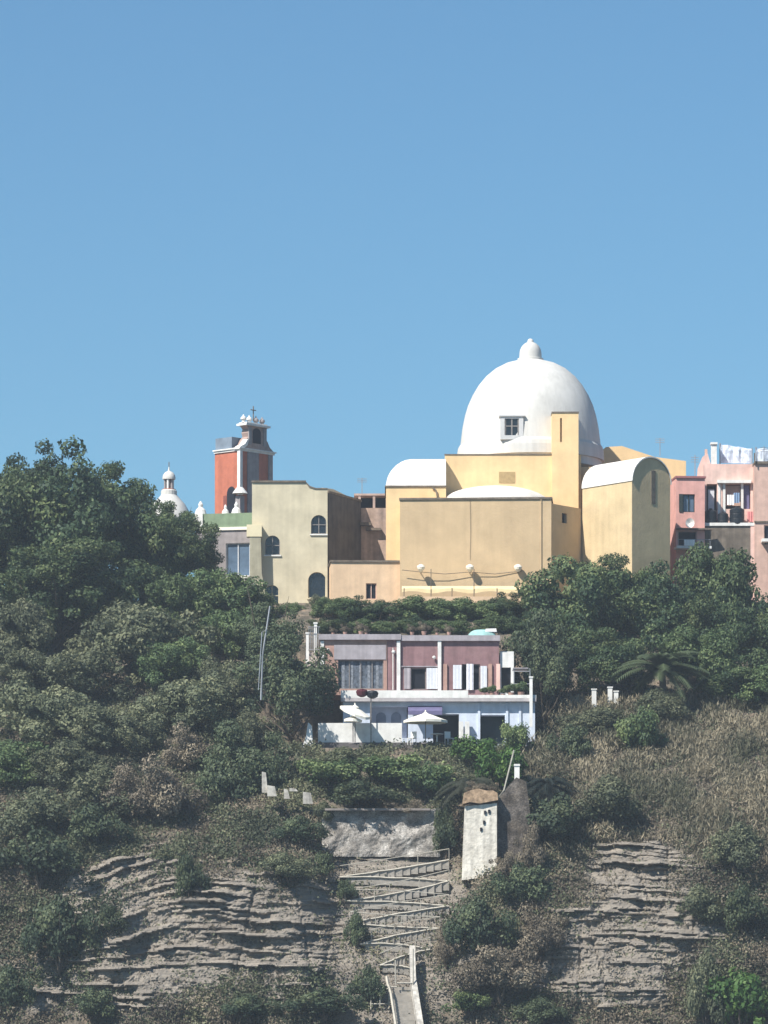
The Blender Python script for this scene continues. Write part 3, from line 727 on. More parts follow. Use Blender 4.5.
# barrel-vaulted sacristy: gable faces 37 degrees right, eave wall faces left
E = Fr(632, 343.5, 37)
gw = 40*U(343.5)/math.cos(R(37)); L_ = 47*U(343.5)/math.sin(R(37)); ez = E.z(481); rz = E.z(456)-ez
arc = [(gw/2-gw/2*math.cos(math.pi*i/18), ez+rz*math.sin(math.pi*i/18)) for i in range(19)]
sw = MB(E).prism([(0, E.z(625))]+arc+[(gw, E.z(625))], 0, L_); sw.build('sacristy_wall', SAC, ch, ch)
rf = MB(E); n = len(arc)
o_ = [(gw/2+(x-gw/2)*1.035, ez+(z-ez)*1.045+.02) for x, z in arc]
rf.add([(x, -.1, z) for x, z in o_]+[(x, L_+.02, z) for x, z in o_]+[(x, -.1, z) for x, z in arc], [(i, i+1, n+i+1, n+i) for i in range(n-1)]+[(i, i+1, 2*n+i+1, 2*n+i) for i in range(n-1)]); rf.smooth = True
rf.build('barrel_roof', ROOFW, ch, ch)
sl = MB(E).box((gw*.50, -.03, ez-1.5), (gw*.61, .05, ez+.9)); sl.build('slit', EDGE, ch, ch)
# tan recessed panel on right flank between nave and sacristy
Hf = Fr(551.3, 345, 53)
MB(Hf).body(0, 4.5, Hf.z(620), Hf.z(503.5), 1.5, [(1.35, 1.95, Hf.z(521), Hf.z(511), False)], rd=.2).build('flank_wall', TAN, ch, ch)
# rear yellow wing with sloping top
Kf = Fr(605, 360, 0)
pts = [(600, 560), (600, 452), (606, 447), (622, 446), (655, 457), (686, 461), (686, 560)]
MB(Kf).prism([(Kf.x(a), Kf.z(b)) for a, b in pts], 0, 6).build('rear_wing', YEL, ch, ch)
for i, px in enumerate((421, 470, 518)):
    lm = thing('wall_lamp', ('wall lamp with a pale round shade, leftmost of the three on the tan church wall', 'wall lamp with a pale round shade, middle of the three on the tan wall', 'wall lamp with a pale round shade, rightmost of the three, near the pointed evergreen')[i], 'lamp', P(px, 572, 344), 'lamps on the church wall')
    q = P(px, 568, 344.2)
    MB().tube([q+Vector((0, .9, -.3)), q+Vector((0, .2, -.35)), q+Vector((0, 0, 0))], .035, 6).build('bracket', EDGE, lm, lm)
    s = MB().lathe([(.08, -.28), (.24, -.1), (.30, .06), (.22, .2), (.06, .26)], q, 14); s.build('lamp_shade', CANV, lm, lm)
cb = MB().tube([P(402, 570, 344.6), P(421, 572, 344.5), P(445, 574, 344.5), P(470, 572, 344.5), P(495, 574, 344.5), P(522, 571, 344.5)], .025, 5); cb.build('cable', EDGE, ch, ch)
MB(A).tube([(A.x(470), -.05, A.z(500)), (A.x(470.5), -.05, A.z(530)), (A.x(470), -.05, A.z(560))], .012, 4).build('cable', EDGE, ch, ch)
# terrace awning and posts in front of the church
aw = thing('terrace_awning', 'long cream awning on thin posts against the foot of the tan church wall', 'awning', P(455, 604, 342))
a0, a1 = P(402, 588, 342), P(520, 588, 342)
m = MB(); n = 16
vs = []; fs = []
for i in range(n+1):
    q = i/n; x = a0.x+(a1.x-a0.x)*q; sag = .09*math.sin(q*math.pi*6)
    vs += [(x, a0.y+1.7, a0.z+.32), (x, a0.y, a0.z-.06+sag*.5), (x, a0.y, a0.z-.3+sag)]
for i in range(n): fs += [(3*i, 3*i+3, 3*i+4, 3*i+1), (3*i+1, 3*i+4, 3*i+5, 3*i+2)]
m.add(vs, fs); m.build('canopy', mat('butter_canvas', (.78, .62, .36), var=.08), aw, aw)
for px, tp in ((404, 588), (431, 569), (452, 588), (474, 569), (497, 588), (518, 588)):
    q = P(px, 606, 342); MB().tube([q, (q.x, q.y, Z(tp, 342))], .035, 6).build('post', EDGE, aw, aw)
wl = thing('low_terrace_wall', 'low cream wall under the long awning before the church', 'wall', P(455, 606, 341.6))
MB().box((X(398, 341.6), 41.6, Z(612, 341.6)), (X(522, 341.6), 41.85, Z(596.5, 341.6))).build('wall', PEACH, wl, wl)

# ---------------------------------------------------------------- peach annex
an = thing('peach_annex', 'low peach walled annex with a dark coping left of the church', 'building', P(365, 604, 344.5))
Af = Fr(331, 345.5, 3)
opw = Af.op(366, 376.5, 583, 599)
MB(Af).body(Af.x(331), Af.x(400), Af.z(622), Af.z(562), 3.2, [opw]).build('wall', PEACH, an, an)
MB(Af).box((Af.x(331)-.08, -.1, Af.z(562)+.002), (Af.x(400)-.02, 3.2, Af.z(562)+.14)).build('coping', EDGE, an, an)
window(an, Af, opw, VOID, BROWN, 2, 1)
# light-shaft building, the shade of its side wall put into the dark colour
dk = thing('light_shaft_house', 'narrow house with a streaked side wall coloured dark as in shade and a patchy pink back wall', 'house', P(356, 600, 354))
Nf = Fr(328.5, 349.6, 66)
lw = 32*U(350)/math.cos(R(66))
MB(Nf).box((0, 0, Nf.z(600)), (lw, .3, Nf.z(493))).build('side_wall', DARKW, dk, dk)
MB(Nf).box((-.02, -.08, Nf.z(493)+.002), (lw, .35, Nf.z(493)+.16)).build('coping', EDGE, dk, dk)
Qf = Fr(352, 355, 0)
MB(Qf).body(Qf.x(340), Qf.x(392), Qf.z(600), Qf.z(508), 5).build('back_wall', mat('patchy_pink_plaster', (.50, .36, .28), var=.2, scale=2.2, streak=.35, patch=.8, rgb3=(.32, .25, .22)), dk, dk)
pg = MB(Qf); pg.box((Qf.x(354), .0, Qf.z(495.5)), (Qf.x(388), 3, Qf.z(493.5)))
for px in (359.5, 374, 387): pg.box((Qf.x(px)-.09, .05, Qf.z(508)), (Qf.x(px)+.09, .25, Qf.z(495.5)))
pg.build('loggia_frame', mat('pale_timber', (.45, .33, .28), var=.2), dk, dk)
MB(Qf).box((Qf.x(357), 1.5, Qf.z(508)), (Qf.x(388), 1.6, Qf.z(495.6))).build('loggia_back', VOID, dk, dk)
sh_ = MB(Qf); sh_.box((Qf.x(360), -.5, Qf.z(526)), (Qf.x(371), -.01, Qf.z(523))); sh_.box((Qf.x(366), -.45, Qf.z(531)), (Qf.x(381), -.01, Qf.z(528.5)))
sh_.build('ledge', EDGE, dk, dk)
# rooftop bits of the light-shaft house
MB(Nf).prism([(-.4, Nf.z(493)+.17), (-.3, Nf.z(488)), (1.5, Nf.z(486.5)), (3.6, Nf.z(489)), (4.6, Nf.z(492))], .3, 3.4).build('roof_vault', mat('cream_roof', (.6, .52, .38), var=.15), dk, dk)

# ---------------------------------------------------------------- pale olive house
ol = thing('olive_house', 'tall pale olive plastered house with arched windows and a stepped roofline', 'house', P(290, 604, 350))
Of = Fr(252, 349, 0)
ops = [Of.op(311, 326.5, 515, 534, True), Of.op(265, 280, 535.5, 555, True), Of.op(308, 326, 572, 598, True), Of.op(265, 279, 585, 606, True)]
wb = MB(Of); wb.body(Of.x(252), Of.x(327.5), Of.z(625), Of.z(492), 8, ops, top=True)
wb.prism([(Of.x(252), Of.z(492)), (Of.x(327.5), Of.z(492)), (Of.x(327.5), Of.z(489)), (Of.x(316), Of.z(489)), (Of.x(309), Of.z(486.5)), (Of.x(305.5), Of.z(482.5)), (Of.x(252), Of.z(482.5))], 0, .35)
wb.build('wall', OLIVE, ol, ol)
cp = MB(Of); cp.box((Of.x(251.5), -.1, Of.z(482.5)+.002), (Of.x(306), .45, Of.z(482.5)+.14)); cp.prism([(Of.x(306.2), Of.z(483.5)), (Of.x(306.2), Of.z(482)), (Of.x(310), Of.z(486)), (Of.x(316), Of.z(488)), (Of.x(327.5), Of.z(488)), (Of.x(327.5), Of.z(489.2)), (Of.x(315), Of.z(489.2)), (Of.x(309), Of.z(487.2))], -.06, .4)
cp.build('coping', EDGE, ol, ol)
for i, o in enumerate(ops): window(ol, Of, o, GLASS, OLIVE if i in (2, 3) else WOODG, 1 if i == 2 else 2, 1 if i == 2 else 2, sill=WW if i < 2 else OLIVE)
# sloping buttress at the lower left of the olive house
MB(Of).prism([(Of.x(247), Of.z(538)), (Of.x(262), Of.z(538)), (Of.x(262), Of.z(526)), (Of.x(247), Of.z(526))], -.9, -.01).build('cream_stair_head', mat('cream_plaster', (.70, .62, .42), var=.06), ol, ol)
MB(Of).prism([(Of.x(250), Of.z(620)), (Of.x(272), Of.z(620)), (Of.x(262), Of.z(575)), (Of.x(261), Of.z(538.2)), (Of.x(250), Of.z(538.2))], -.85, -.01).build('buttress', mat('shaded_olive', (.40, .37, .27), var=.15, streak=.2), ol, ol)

# ---------------------------------------------------------------- balcony house with green parapet
gh = thing('green_parapet_house', 'house with a pale green parapet and a large blue glazed balcony', 'house', P(225, 600, 353))
Gf = Fr(200, 352.5, -12)
og = Gf.op(226, 250, 544, 577)
MB(Gf).body(Gf.x(196), Gf.x(253), Gf.z(625), Gf.z(531), 6, [og]).build('wall', GREYST, gh, gh)
MB(Gf).box((Gf.x(195), -.12, Gf.z(531)+.002), (Gf.x(253), 5, Gf.z(528))).build('cornice', CANV, gh, gh)
MB(Gf).box((Gf.x(199), .0, Gf.z(528)+.002), (Gf.x(253), .3, Gf.z(514))).build('parapet', GREEN, gh, gh)
MB(Gf).box((Gf.x(195), -.1, Gf.z(514)+.002), (Gf.x(203), .5, Gf.z(527))).build('corner_pier', WW, gh, gh)
window(gh, Gf, og, BGLASS, SHUT, 2, 1)
MB(Gf).box((Gf.x(224), -1.0, Gf.z(583)), (Gf.x(252), -.01, Gf.z(579))).build('balcony_slab', WW, gh, gh)
bb = MB(Gf); bb.box((Gf.x(224), -1.0, Gf.z(592)), (Gf.x(252), -.9, Gf.z(590))); 
for i in range(8): bb.box((Gf.x(225+i*3.7), -1, Gf.z(590)), (Gf.x(226+i*3.7), -.93, Gf.z(583)-.002))
bb.build('lower_railing', WW, gh, gh)
for px, r, h in ((199, .45, 1.0), (235, .38, .9), (224, .28, .7)):
    q = (Gf.x(px), .5, Gf.z(514)); ff = MB(Gf).lathe([(r, -.4), (r*1.05, 0), (r*.8, h*.35), (r*.35, h*.55), (r*.42, h*.75), (r*.1, h)], q, 12); ff.build('finial', WW, gh, gh)

# ---------------------------------------------------------------- red bell tower
rt = thing('red_bell_tower', 'red bell tower with white mouldings and a scrolled belfry', 'tower', P(240, 560, 378))
Tf = Fr(240, 376, 48)     # corner nearest to the viewer; local +x runs along the right (shaded) face, +y along the left (sunny) face
ud = U(376)
sx = 32*ud/math.cos(R(48)); sy = 26*ud/math.sin(R(48))
zt = Tf.z(450); zb = Tf.z(560)
tb = MB(Tf); tb.box((0, 0, zb), (sx, sy, zt))
tb.build('shaft', RED, rt, rt)
Tl = Fr(240, 376, -42)    # frame of the sunny face: x to the left is negative
ar = MB(Tl)
x0, x1 = -sy*.52, -sy*.16; zc = Tf.z(493); rr = (x1-x0)/2
ar.add([((x0+x1)/2-rr*math.cos(math.pi*i/12), -.012, zc+rr*1.2*math.sin(math.pi*i/12)) for i in range(13)]+[(x1, -.012, Tf.z(512)), (x0, -.012, Tf.z(512))], [tuple(range(15))])
ar.build('arched_opening', VOID, rt, rt)
nic = MB(Tl); nic.box((x0-.35, -.05, Tf.z(512)), (x0-.05, .0, Tf.z(494))); nic.box((x1+.05, -.05, Tf.z(512)), (x1+.3, 0, Tf.z(498))); nic.build('arch_jamb', mat('dark_red_plaster', (.25, .08, .06), var=.2), rt, rt)
c = MB(Tf)
c.box((-.10, -.10, zt-.05), (sx+.12, sy+.02, zt+.10)); c.box((-.2, -.2, zt+.102), (sx+.22, sy+.06, zt+.2))
c.build('cornice', WW, rt, rt)
MB(Tf).box((sx*.02, sy*.35, zt+.202), (sx*.9, sy, Tf.z(435.5))).build('roof_parapet', mat('slate_blue_render', (.17, .21, .26), var=.2), rt, rt)
pl = MB(Tf); pl.box((-.1, -.1, Tf.z(492)), (.2, .2, zt-.06)); pl.build('pilaster', WW, rt, rt)
for xx in (sx*.52, sx*.93):
    MB(Tf).box((xx-(1.15 if xx < sx*.7 else .3), -.09, zb), (xx+.12, -.003, zt-.06)).build('pilaster', GREYST, rt, rt)
MB(Tf).lathe([(.18, 0), (.3, .1), (.62, .12), (.3, .55), (.15, .62)], (.05, .05, Tf.z(495)), 4*3).build('capital', WW, rt, rt)
MB(Tf).box((-.15, -.15, zb), (.35, .35, Tf.z(496))).build('lower_pilaster', GREYST, rt, rt)
# belfry on the shaded front: scrolled outline extruded
k = Fr(240, 376, 0)
def bx(px): return (px-240)*ud/math.cos(R(48))
out = [(239, 448), (242, 446), (245, 443), (247, 438), (249.5, 435), (248.5, 431), (249.5, 427), (247, 424), (267.5, 424), (265.5, 427), (266.5, 431), (265.5, 435), (268, 438), (270, 443), (273, 446), (275, 448)]
bf = MB(Tf).prism([(bx(a), Tf.z(b)) for a, b in out][::-1], .1, .8); bf.build('belfry', mat('shadowy_stucco', (.34, .25, .22), var=.2, scale=2), rt, rt)
arc2 = [(bx(257)+bx(240+4)*math.cos(math.pi*i/10), Tf.z(430)+.35*math.sin(math.pi*i/10)) for i in range(11)]
MB(Tf).add([(x, .08, z) for x, z in arc2]+[(bx(253), .08, Tf.z(441)), (bx(261), .08, Tf.z(441))][::1], [tuple(range(13))]).build('bell_opening', VOID, rt, rt)
for px in (250, 264.5): MB(Tf).box((bx(px)-.16, -.02, Tf.z(443)), (bx(px)+.16, .098, Tf.z(425))).build('belfry_pilaster', GREYST, rt, rt)
sc_ = MB(Tf); sc_.prism([(bx(a), Tf.z(b)) for a, b in [(238, 449), (240, 446), (244, 443.5), (247, 438), (248, 438), (247, 444), (243, 448)]][::-1], -.08, .5); sc_.build('scroll', WW, rt, rt)
tc = MB(Tf); tc.box((bx(245), -.15, Tf.z(424)), (bx(268.5), .95, Tf.z(422))); tc.box((bx(246.5), 0, Tf.z(422)+.002), (bx(266.5), .85, Tf.z(420.6))); tc.build('belfry_cornice', WW, rt, rt)
for px in (247, 252.5, 259, 265):
    MB(Tf).lathe([(.16, 0), (.12, .1), (.24, .24), (.22, .36), (.08, .5), (.03, .62)], (bx(px), .4, Tf.z(420.6)), 10).build('finial', WW if px < 256 else GREYST, rt, rt)
cr = MB(Tf); q = (bx(256.5), .4); cr.tube([(q[0], q[1], Tf.z(418)), (q[0], q[1], Tf.z(403))], .045, 5); cr.tube([(q[0]-.3, q[1], Tf.z(407)), (q[0]+.3, q[1], Tf.z(407))], .04, 5); cr.build('cross', EDGE, rt, rt)

# distant dome with lantern
fd = thing('distant_lantern_dome', 'small distant white dome with a lantern, half hidden by the left trees', 'dome', P(168, 560, 400))
c0 = (X(169, 400), 100, 0); uu = U(400)
m = MB().lathe([(r*uu, Z(y, 400)) for r, y in ((24, 545), (23, 522), (20.5, 512), (16, 504), (10.5, 498), (7, 494))], c0, 32); m.smooth = True; m.build('dome', WHITE, fd, fd)
MB().lathe([(r*uu, Z(y, 400)) for r, y in ((8, 495), (8, 491), (6.5, 489.5))], c0, 16).build('lantern_base', WHITE, fd, fd)
MB().lathe([(r*uu, Z(y, 400)) for r, y in ((6.9, 491.2), (6.9, 489.3))], c0, 16).build('red_band', RED, fd, fd)
for i in range(6):
    a = i*math.pi/3+.3; MB().tube([(c0[0]+math.cos(a)*4*uu, c0[1]+math.sin(a)*4*uu, Z(490, 400)), (c0[0]+math.cos(a)*4*uu, c0[1]+math.sin(a)*4*uu, Z(479, 400))], 1.3*uu, 6).build('column', GREYST if i % 2 else WW, fd, fd)
MB().lathe([(2.5*uu, Z(490, 400)), (2.5*uu, Z(479, 400))], c0, 10).build('lantern_core', mat('dusky_rose', (.3, .16, .14), var=.1), fd, fd)
m = MB().lathe([(r*uu, Z(y, 400)) for r, y in ((6.4, 479.5), (6.6, 478), (6, 475), (4.2, 472.6), (1.2, 471), (.5, 467))], c0, 18); m.smooth = True; m.build('lantern_cap', WHITE, fd, fd)
MB().tube([(c0[0], c0[1], Z(471, 400)), (c0[0], c0[1], Z(462, 400))], .04, 5).build('finial_rod', EDGE, fd, fd)

# ---------------------------------------------------------------- pink houses at right
pa = thing('pink_house', 'small pink house with a dark shuttered window right of the sacristy', 'house', P(690, 604, 350))
Pf = Fr(676, 349.5, 6)
opa = Pf.op(683, 695, 494, 512)
opb = Pf.op(678, 697, 531, 546)
MB(Pf).body(Pf.x(676), Pf.x(705), Pf.z(620), Pf.z(478), 6, [opa, opb]).build('wall', PINK, pa, pa)
MB(Pf).box((Pf.x(675.5), -.12, Pf.z(478)+.002), (Pf.x(706), 6, Pf.z(476))).build('coping', mat('old_rose_coping', (.3, .12, .12), var=.2), pa, pa)
w = window(pa, Pf, opa, BGLASS, DKSH, 2, 1); 
s2 = MB(Pf); s2.box((Pf.x(679), -.06, Pf.z(512)), (Pf.x(683)-.01, -.01, Pf.z(494))); s2.build('shutter', DKSH, pa, pa)
window(pa, Pf, opb, VOID, BROWN, 1, 1, name='lower_opening')
MB(Pf).box((Pf.x(674), -1.2, Pf.z(550)), (Pf.x(709), -.01, Pf.z(547.5))).build('balcony_slab', WW, pa, pa)
MB(Pf).box((Pf.x(676), -.5, Pf.z(530)), (Pf.x(712), -.01, Pf.z(528.5))).build('string_course', EDGE, pa, pa)
ds = thing('satellite_dish', 'white satellite dish on the pink wall below the shuttered window', 'dish', P(690, 526, 349))
q = P(690, 523, 348.9)
MB().tube([q+Vector((0, .75, -.2)), q+Vector((0, .1, 0))], .03, 5).build('bracket', METAL, ds, ds)
m = MB(); n = 14; vs = [tuple(q+Vector((0, .1, 0)))]+[tuple(q+Vector((math.cos(2*math.pi*i/n)*.33, -.05, math.sin(2*math.pi*i/n)*.36))) for i in range(n)]
m.add(vs, [(0, 1+i, 1+(i+1) % n) for i in range(n)]); m.build('reflector', WW, ds, ds)
for px, mm, lb in ((684, CANW, 'white cloth hung over the balcony edge of the pink house'), (689.5, CANW, 'second white cloth on the balcony edge, beside the pink one'), (698, PALEPINK, 'pink cloth hung over the balcony edge of the pink house')):
    m = MB(Pf); xx = Pf.x(px); m.add([(xx-.2+.08*i, -1.23-.03*(i % 2), z) for i in range(6) for z in (Pf.z(547.4), Pf.z(541.5))], [(2*i, 2*i+2, 2*i+3, 2*i+1) for i in range(5)])
    o = m.build('hanging_cloth', mm); tag(o, lb, 'cloth', 'cloths on the pink balcony')
MB(Pf).tube([(Pf.x(675), -1.22, Pf.z(541.3)), (Pf.x(708), -1.22, Pf.z(541.3))], .02, 5).build('railing', METAL, pa, pa)
for px in (675.5, 686, 697, 707.5): MB(Pf).tube([(Pf.x(px), -1.19, Pf.z(547.5)), (Pf.x(px), -1.19, Pf.z(541.3))], .02, 5).build('baluster', METAL, pa, pa)

pb = thing('loggia_house', 'pink house with an open white framed loggia and a tall chimney', 'house', P(727, 604, 352))
Lf = Fr(704, 351.5, 0)
o1 = Lf.op(706.5, 717, 484, 524); o2 = Lf.op(722.5, 750.5, 484, 509)
MB(Lf).body(Lf.x(703), Lf.x(754), Lf.z(620), Lf.z(464), 7, [o1, o2], rd=1.6).build('wall', PALEPINK, pb, pb)
MB(Lf).box((Lf.x(717), -.35, Lf.z(483.5)), (Lf.x(751), -.005, Lf.z(480.5))).build('eave_slab', WW, pb, pb)
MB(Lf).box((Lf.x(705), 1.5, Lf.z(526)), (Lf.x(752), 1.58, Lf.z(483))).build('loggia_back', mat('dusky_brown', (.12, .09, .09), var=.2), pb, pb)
MB(Lf).box((Lf.x(726), .5, Lf.z(505)), (Lf.x(741), .56, Lf.z(485))).build('brown_panel', BROWN, pb, pb)
MB(Lf).box((Lf.x(708.5), .3, Lf.z(520)), (Lf.x(714.5), .36, Lf.z(489))).build('door', SHUT, pb, pb)
MB(Lf).box((Lf.x(743), .2, Lf.z(509)), (Lf.x(749.5), .26, Lf.z(485))).build('curtain', PURP, pb, pb)
for px in (719, 724, 742): MB(Lf).box((Lf.x(px)-.08, -.06, Lf.z(524)), (Lf.x(px)+.1, -.004, Lf.z(483.6))).build('post', WW, pb, pb)
MB(Lf).box((Lf.x(702), -1.4, Lf.z(528)), (Lf.x(753), -.008, Lf.z(525))).build('terrace_slab', WW, pb, pb)
MB(Lf).box((Lf.x(704), -1.3, Lf.z(615)), (Lf.x(749), -.012, Lf.z(528)-.003)).build('terrace_base', mat('stained_brown_wall', (.17, .14, .11), var=.3, scale=1.5, streak=.3), pb, pb)
MB(Lf).box((Lf.x(749)+.01, -1.36, Lf.z(615)), (Lf.x(761), -.5, Lf.z(528)-.003)).build('pink_pier', PALEPINK, pb, pb)
MB(Lf).box((Lf.x(711.5), .2, Lf.z(464)), (Lf.x(717), .7, Lf.z(444))).build('chimney', WW, pb, pb)
MB(Lf).box((Lf.x(710.8), .1, Lf.z(444)+.002), (Lf.x(717.6), .8, Lf.z(442))).build('chimney_cap', WW, pb, pb)
MB(Lf).prism([(Lf.x(a), Lf.z(b)) for a, b in ((698, 480), (699, 466), (703, 456), (708, 453), (711, 464), (712, 480))][::-1], .3, 1.6).build('side_stack', PALEPINK, pb, pb)
MB(Lf).box((Lf.x(705.5), .6, Lf.z(455)), (Lf.x(708), .9, Lf.z(448))).build('chimney', BROWN, pb, pb)
def screen(px0, px1, t0, t1, b0, b1, d, label):
    o = thing('roof_screen', label, 'screen', P((px0+px1)/2, b0, d)); m = MB(); n = 12
    vs = []
    for i in range(n+1):
        q = i/n; px = px0+(px1-px0)*q; y = d-D0+.05*math.sin(q*20)
        vs += [(X(px, d), y, Z(b0+(b1-b0)*q, d)), (X(px, d), y-.06+.03*math.sin(q*31), Z((t0+t1)/2+(b0-t0)*.2, d)), (X(px, d), y, Z(t0+(t1-t0)*q+.4*math.sin(q*17), d))]
    m.add(vs, [(3*i+j, 3*i+3+j, 3*i+4+j, 3*i+1+j) for i in range(n) for j in (0, 1)]); m.build('mesh_screen', TARP, o, o)
    for px, tp, bp in ((px0, t0-1, b0), (px1, t1-1, b1)): MB().tube([P(px, bp+1, d), P(px, tp, d)], .05, 5).build('post', METAL, o, o)
screen(720, 752, 444, 449, 463, 463.5, 352.5, 'pale sloping mesh screen on the roof of the loggia house')
screen(756, 785, 448, 450, 462, 462, 353.5, 'pale mesh screen on the roof of the brown house, at the right edge')
tk = thing('water_tank', 'black water tank, leftmost of three on the pink terrace', 'tank', P(711, 525, 350.6), 'water tanks on the pink terrace')
def tank(px, r, t, lb, first=None):
    b = P(px, 525, 350.6)
    o = first or thing('water_tank', lb, 'tank', b, 'water tanks on the pink terrace')
    rr = r*U(350.6); h = (525-t)*U(350.6)
    m = MB().lathe([(rr*.92, 0), (rr, h*.06), (rr, h*.3), (rr*.96, h*.33), (rr, h*.36), (rr, h*.6), (rr*.96, h*.63), (rr, h*.66), (rr, h*.85), (rr*.7, h*.95), (rr*.3, h)], b, 20); m.build('tank_body', BLACK, o, o)
    MB().lathe([(rr*.28, h), (rr*.28, h*1.06)], b, 12).build('lid', BLACK, o, o); return o
tank(710.5, 6.0, 509.5, '', tk); tank(723, 5.2, 512.5, 'black water tank, smallest middle one of three on the pink terrace'); tank(737, 7.4, 507.5, 'black water tank, largest and rightmost of three on the pink terrace')
for px, tp, w_, mm, lb in ((727, 495, .5, CANW, 'white laundry hanging in the loggia, left of the brown panel'), (733.5, 493, .42, mat('blue_cloth', (.2, .3, .45), var=.2), 'blue laundry hanging in the loggia in front of the brown panel'), (747, 512, .45, mat('rose_cloth', (.6, .25, .25), var=.2), 'rose cloth hanging on the terrace edge at the right end of the loggia')):
    m = MB(Lf); xx = Lf.x(px); z0_ = Lf.z(tp); m.add([(xx+w_*i/5, -.12-.05*(i % 2)-(.0 if px < 740 else .1), z0_-q*.75) for i in range(6) for q in (1, 0)], [(2*i, 2*i+2, 2*i+3, 2*i+1) for i in range(5)])
    tag(m.build('laundry', mm), lb, 'laundry', 'laundry in the loggia')
for px, t0, b0, lb in ((695, 455, 478, 'rooftop aerial on the small pink house'), (764, 446, 463, 'rooftop aerial on the brown house behind the mesh screen')):
    m = MB(); a, b = P(px, b0, 353), P(px, t0, 353); m.tube([a, b], .035, 5)
    for q in (.7, .8, .9): c_ = a.lerp(b, q); m.tube([c_+Vector((-.3, 0, 0)), c_+Vector((.3, .1, 0))], .02, 4)
    tag(m.build('rooftop_aerial', METAL), lb, 'aerial')
br = thing('brown_house', 'brown plastered house cut by the right edge of the picture', 'house', P(770, 604, 350))
Rf = Fr(753, 350, 0)
o3 = Rf.op(764, 780, 525, 545)
MB(Rf).body(Rf.x(754.5), Rf.x(800), Rf.z(620), Rf.z(464), 7, [o3]).build('wall', BROWN, br, br)
MB(Rf).box((Rf.x(754), -.15, Rf.z(464)+.002), (Rf.x(801), 7, Rf.z(461.5))).build('coping', EDGE, br, br)
window(br, Rf, o3, VOID, BROWN, 2, 1)
MB(Rf).box((Rf.x(761), -1.0, Rf.z(543)), (Rf.x(800), -.01, Rf.z(540))).build('balcony_slab', WW, br, br)
MB(Rf).box((Rf.x(754.2), -.1, Rf.z(522.5)), (Rf.x(800), -.004, Rf.z(521))).build('string_course', EDGE, br, br)
o = MB().tube([P(754.5, 463, 349.7), P(754.5, 453, 349.7)], .05, 5).build('roof_pole', EDGE, br, br)
for px, t0, b0, d, lb in ((660, 438, 456, 361, 'thin rooftop aerial on the sloping yellow wing'), (362, 478, 494, 352, 'thin rooftop aerial over the narrow light-shaft house')):
    m = MB(); a, b = P(px, b0, d), P(px, t0, d); m.tube([a, b], .03, 5)
    for q in (.75, .85, .95): c_ = a.lerp(b, q); m.tube([c_+Vector((-.35, 0, 0)), c_+Vector((.35, 0, 0))], .018, 4)
    tag(m.build('rooftop_aerial', METAL), lb, 'aerial')

# ---------------------------------------------------------------- terrace house
th = thing('terrace_house', 'two storey terrace house, mauve above and white below, on the slope', 'house', P(415, 746, 322))
UF = Fr(320, 323.5, 0)
gz = UF.op(338, 383.5, 660, 689)
d1 = UF.op(411, 426, 668, 689.5); d2 = UF.op(462, 480, 664, 690)
MB(UF).body(UF.x(321), UF.x(387), UF.z(695), UF.z(640), 4.3, [gz]).build('left_bay', TERRA, th, th)
MB(UF).body(UF.x(387)+.01, UF.x(499), UF.z(695), UF.z(640), 4.3, [d1, d2], y=.06).build('upper_wall', MAUVE, th, th)
rs = MB(UF); rs.box((UF.x(319), -.25, UF.z(640)+.002), (UF.x(401), 4.5, UF.z(634.5))); rs.box((UF.x(401)+.01, -.18, UF.z(641)), (UF.x(500), 4.5, UF.z(635.5))); rs.build('roof_slab', LILAC, th, th)
MB(UF).box((UF.x(334), -.05, UF.z(659.5)), (UF.x(386), -.004, UF.z(645))).build('lintel_band', LILAC, th, th)
MB(UF).box((UF.x(320.5), -.08, UF.z(694)), (UF.x(324), -.004, UF.z(641))).build('corner_strip', WW, th, th)
w = window(th, UF, gz, CURT, WOODG, 4, 1)
for i in range(5): 
    xx = UF.x(342+i*8.5); MB(UF).box((xx, .19, UF.z(688)), (xx+.18, .205, UF.z(661))).build('curtain', mat('faded_curtain', (.2, .22, .25), var=.4, scale=6), w, th)
window(th, UF, d1, VOID, WOODG, 1, 1, name='door', y0=.06); w2 = window(th, UF, d2, VOID, WOODG, 2, 1, name='door', y0=.06)
def shut(a, b, t, bt, mm=SHUT, nm='shutter', y=-.02):
    m = MB(UF); n = max(3, int((b-a)/1.5)); m.add([(UF.x(a+(b-a)*i/n), y-(.05 if mm is WCURT else .012)*(i % 2), z) for i in range(n+1) for z in (UF.z(bt), UF.z(t))], [(2*i, 2*i+2, 2*i+3, 2*i+1) for i in range(n)]); return m.build(nm, mm, th, th)
shut(426.5, 437.5, 668, 689); shut(404, 410.5, 668, 689, LILAC); shut(453, 461.5, 665, 689); shut(480.5, 487, 666, 689)
shut(466.5, 473.5, 664, 690, WCURT, 'curtain', -.06)
for px in (398.5, 439.5): MB(UF).box((UF.x(px)-.12, -.12, UF.z(692)), (UF.x(px)+.12, -.0, UF.z(641))).build('pillar', WW, th, th)
MB(UF).tube([(UF.x(393), -.1, UF.z(690)), (UF.x(393), -.1, UF.z(648))], .04, 6).build('downpipe', PIPE, th, th)
for px in (445, 490, 498): MB(UF).box((UF.x(px)-.12, -.08, UF.z(692)), (UF.x(px)+.14, .055, UF.z(664))).build('pillar', TERRA if px < 495 else PALEPINK, th, th)
MB(UF).box((UF.x(400), -.035, UF.z(667)), (UF.x(438), .055, UF.z(666))).build('lintel_band', LILAC, th, th)
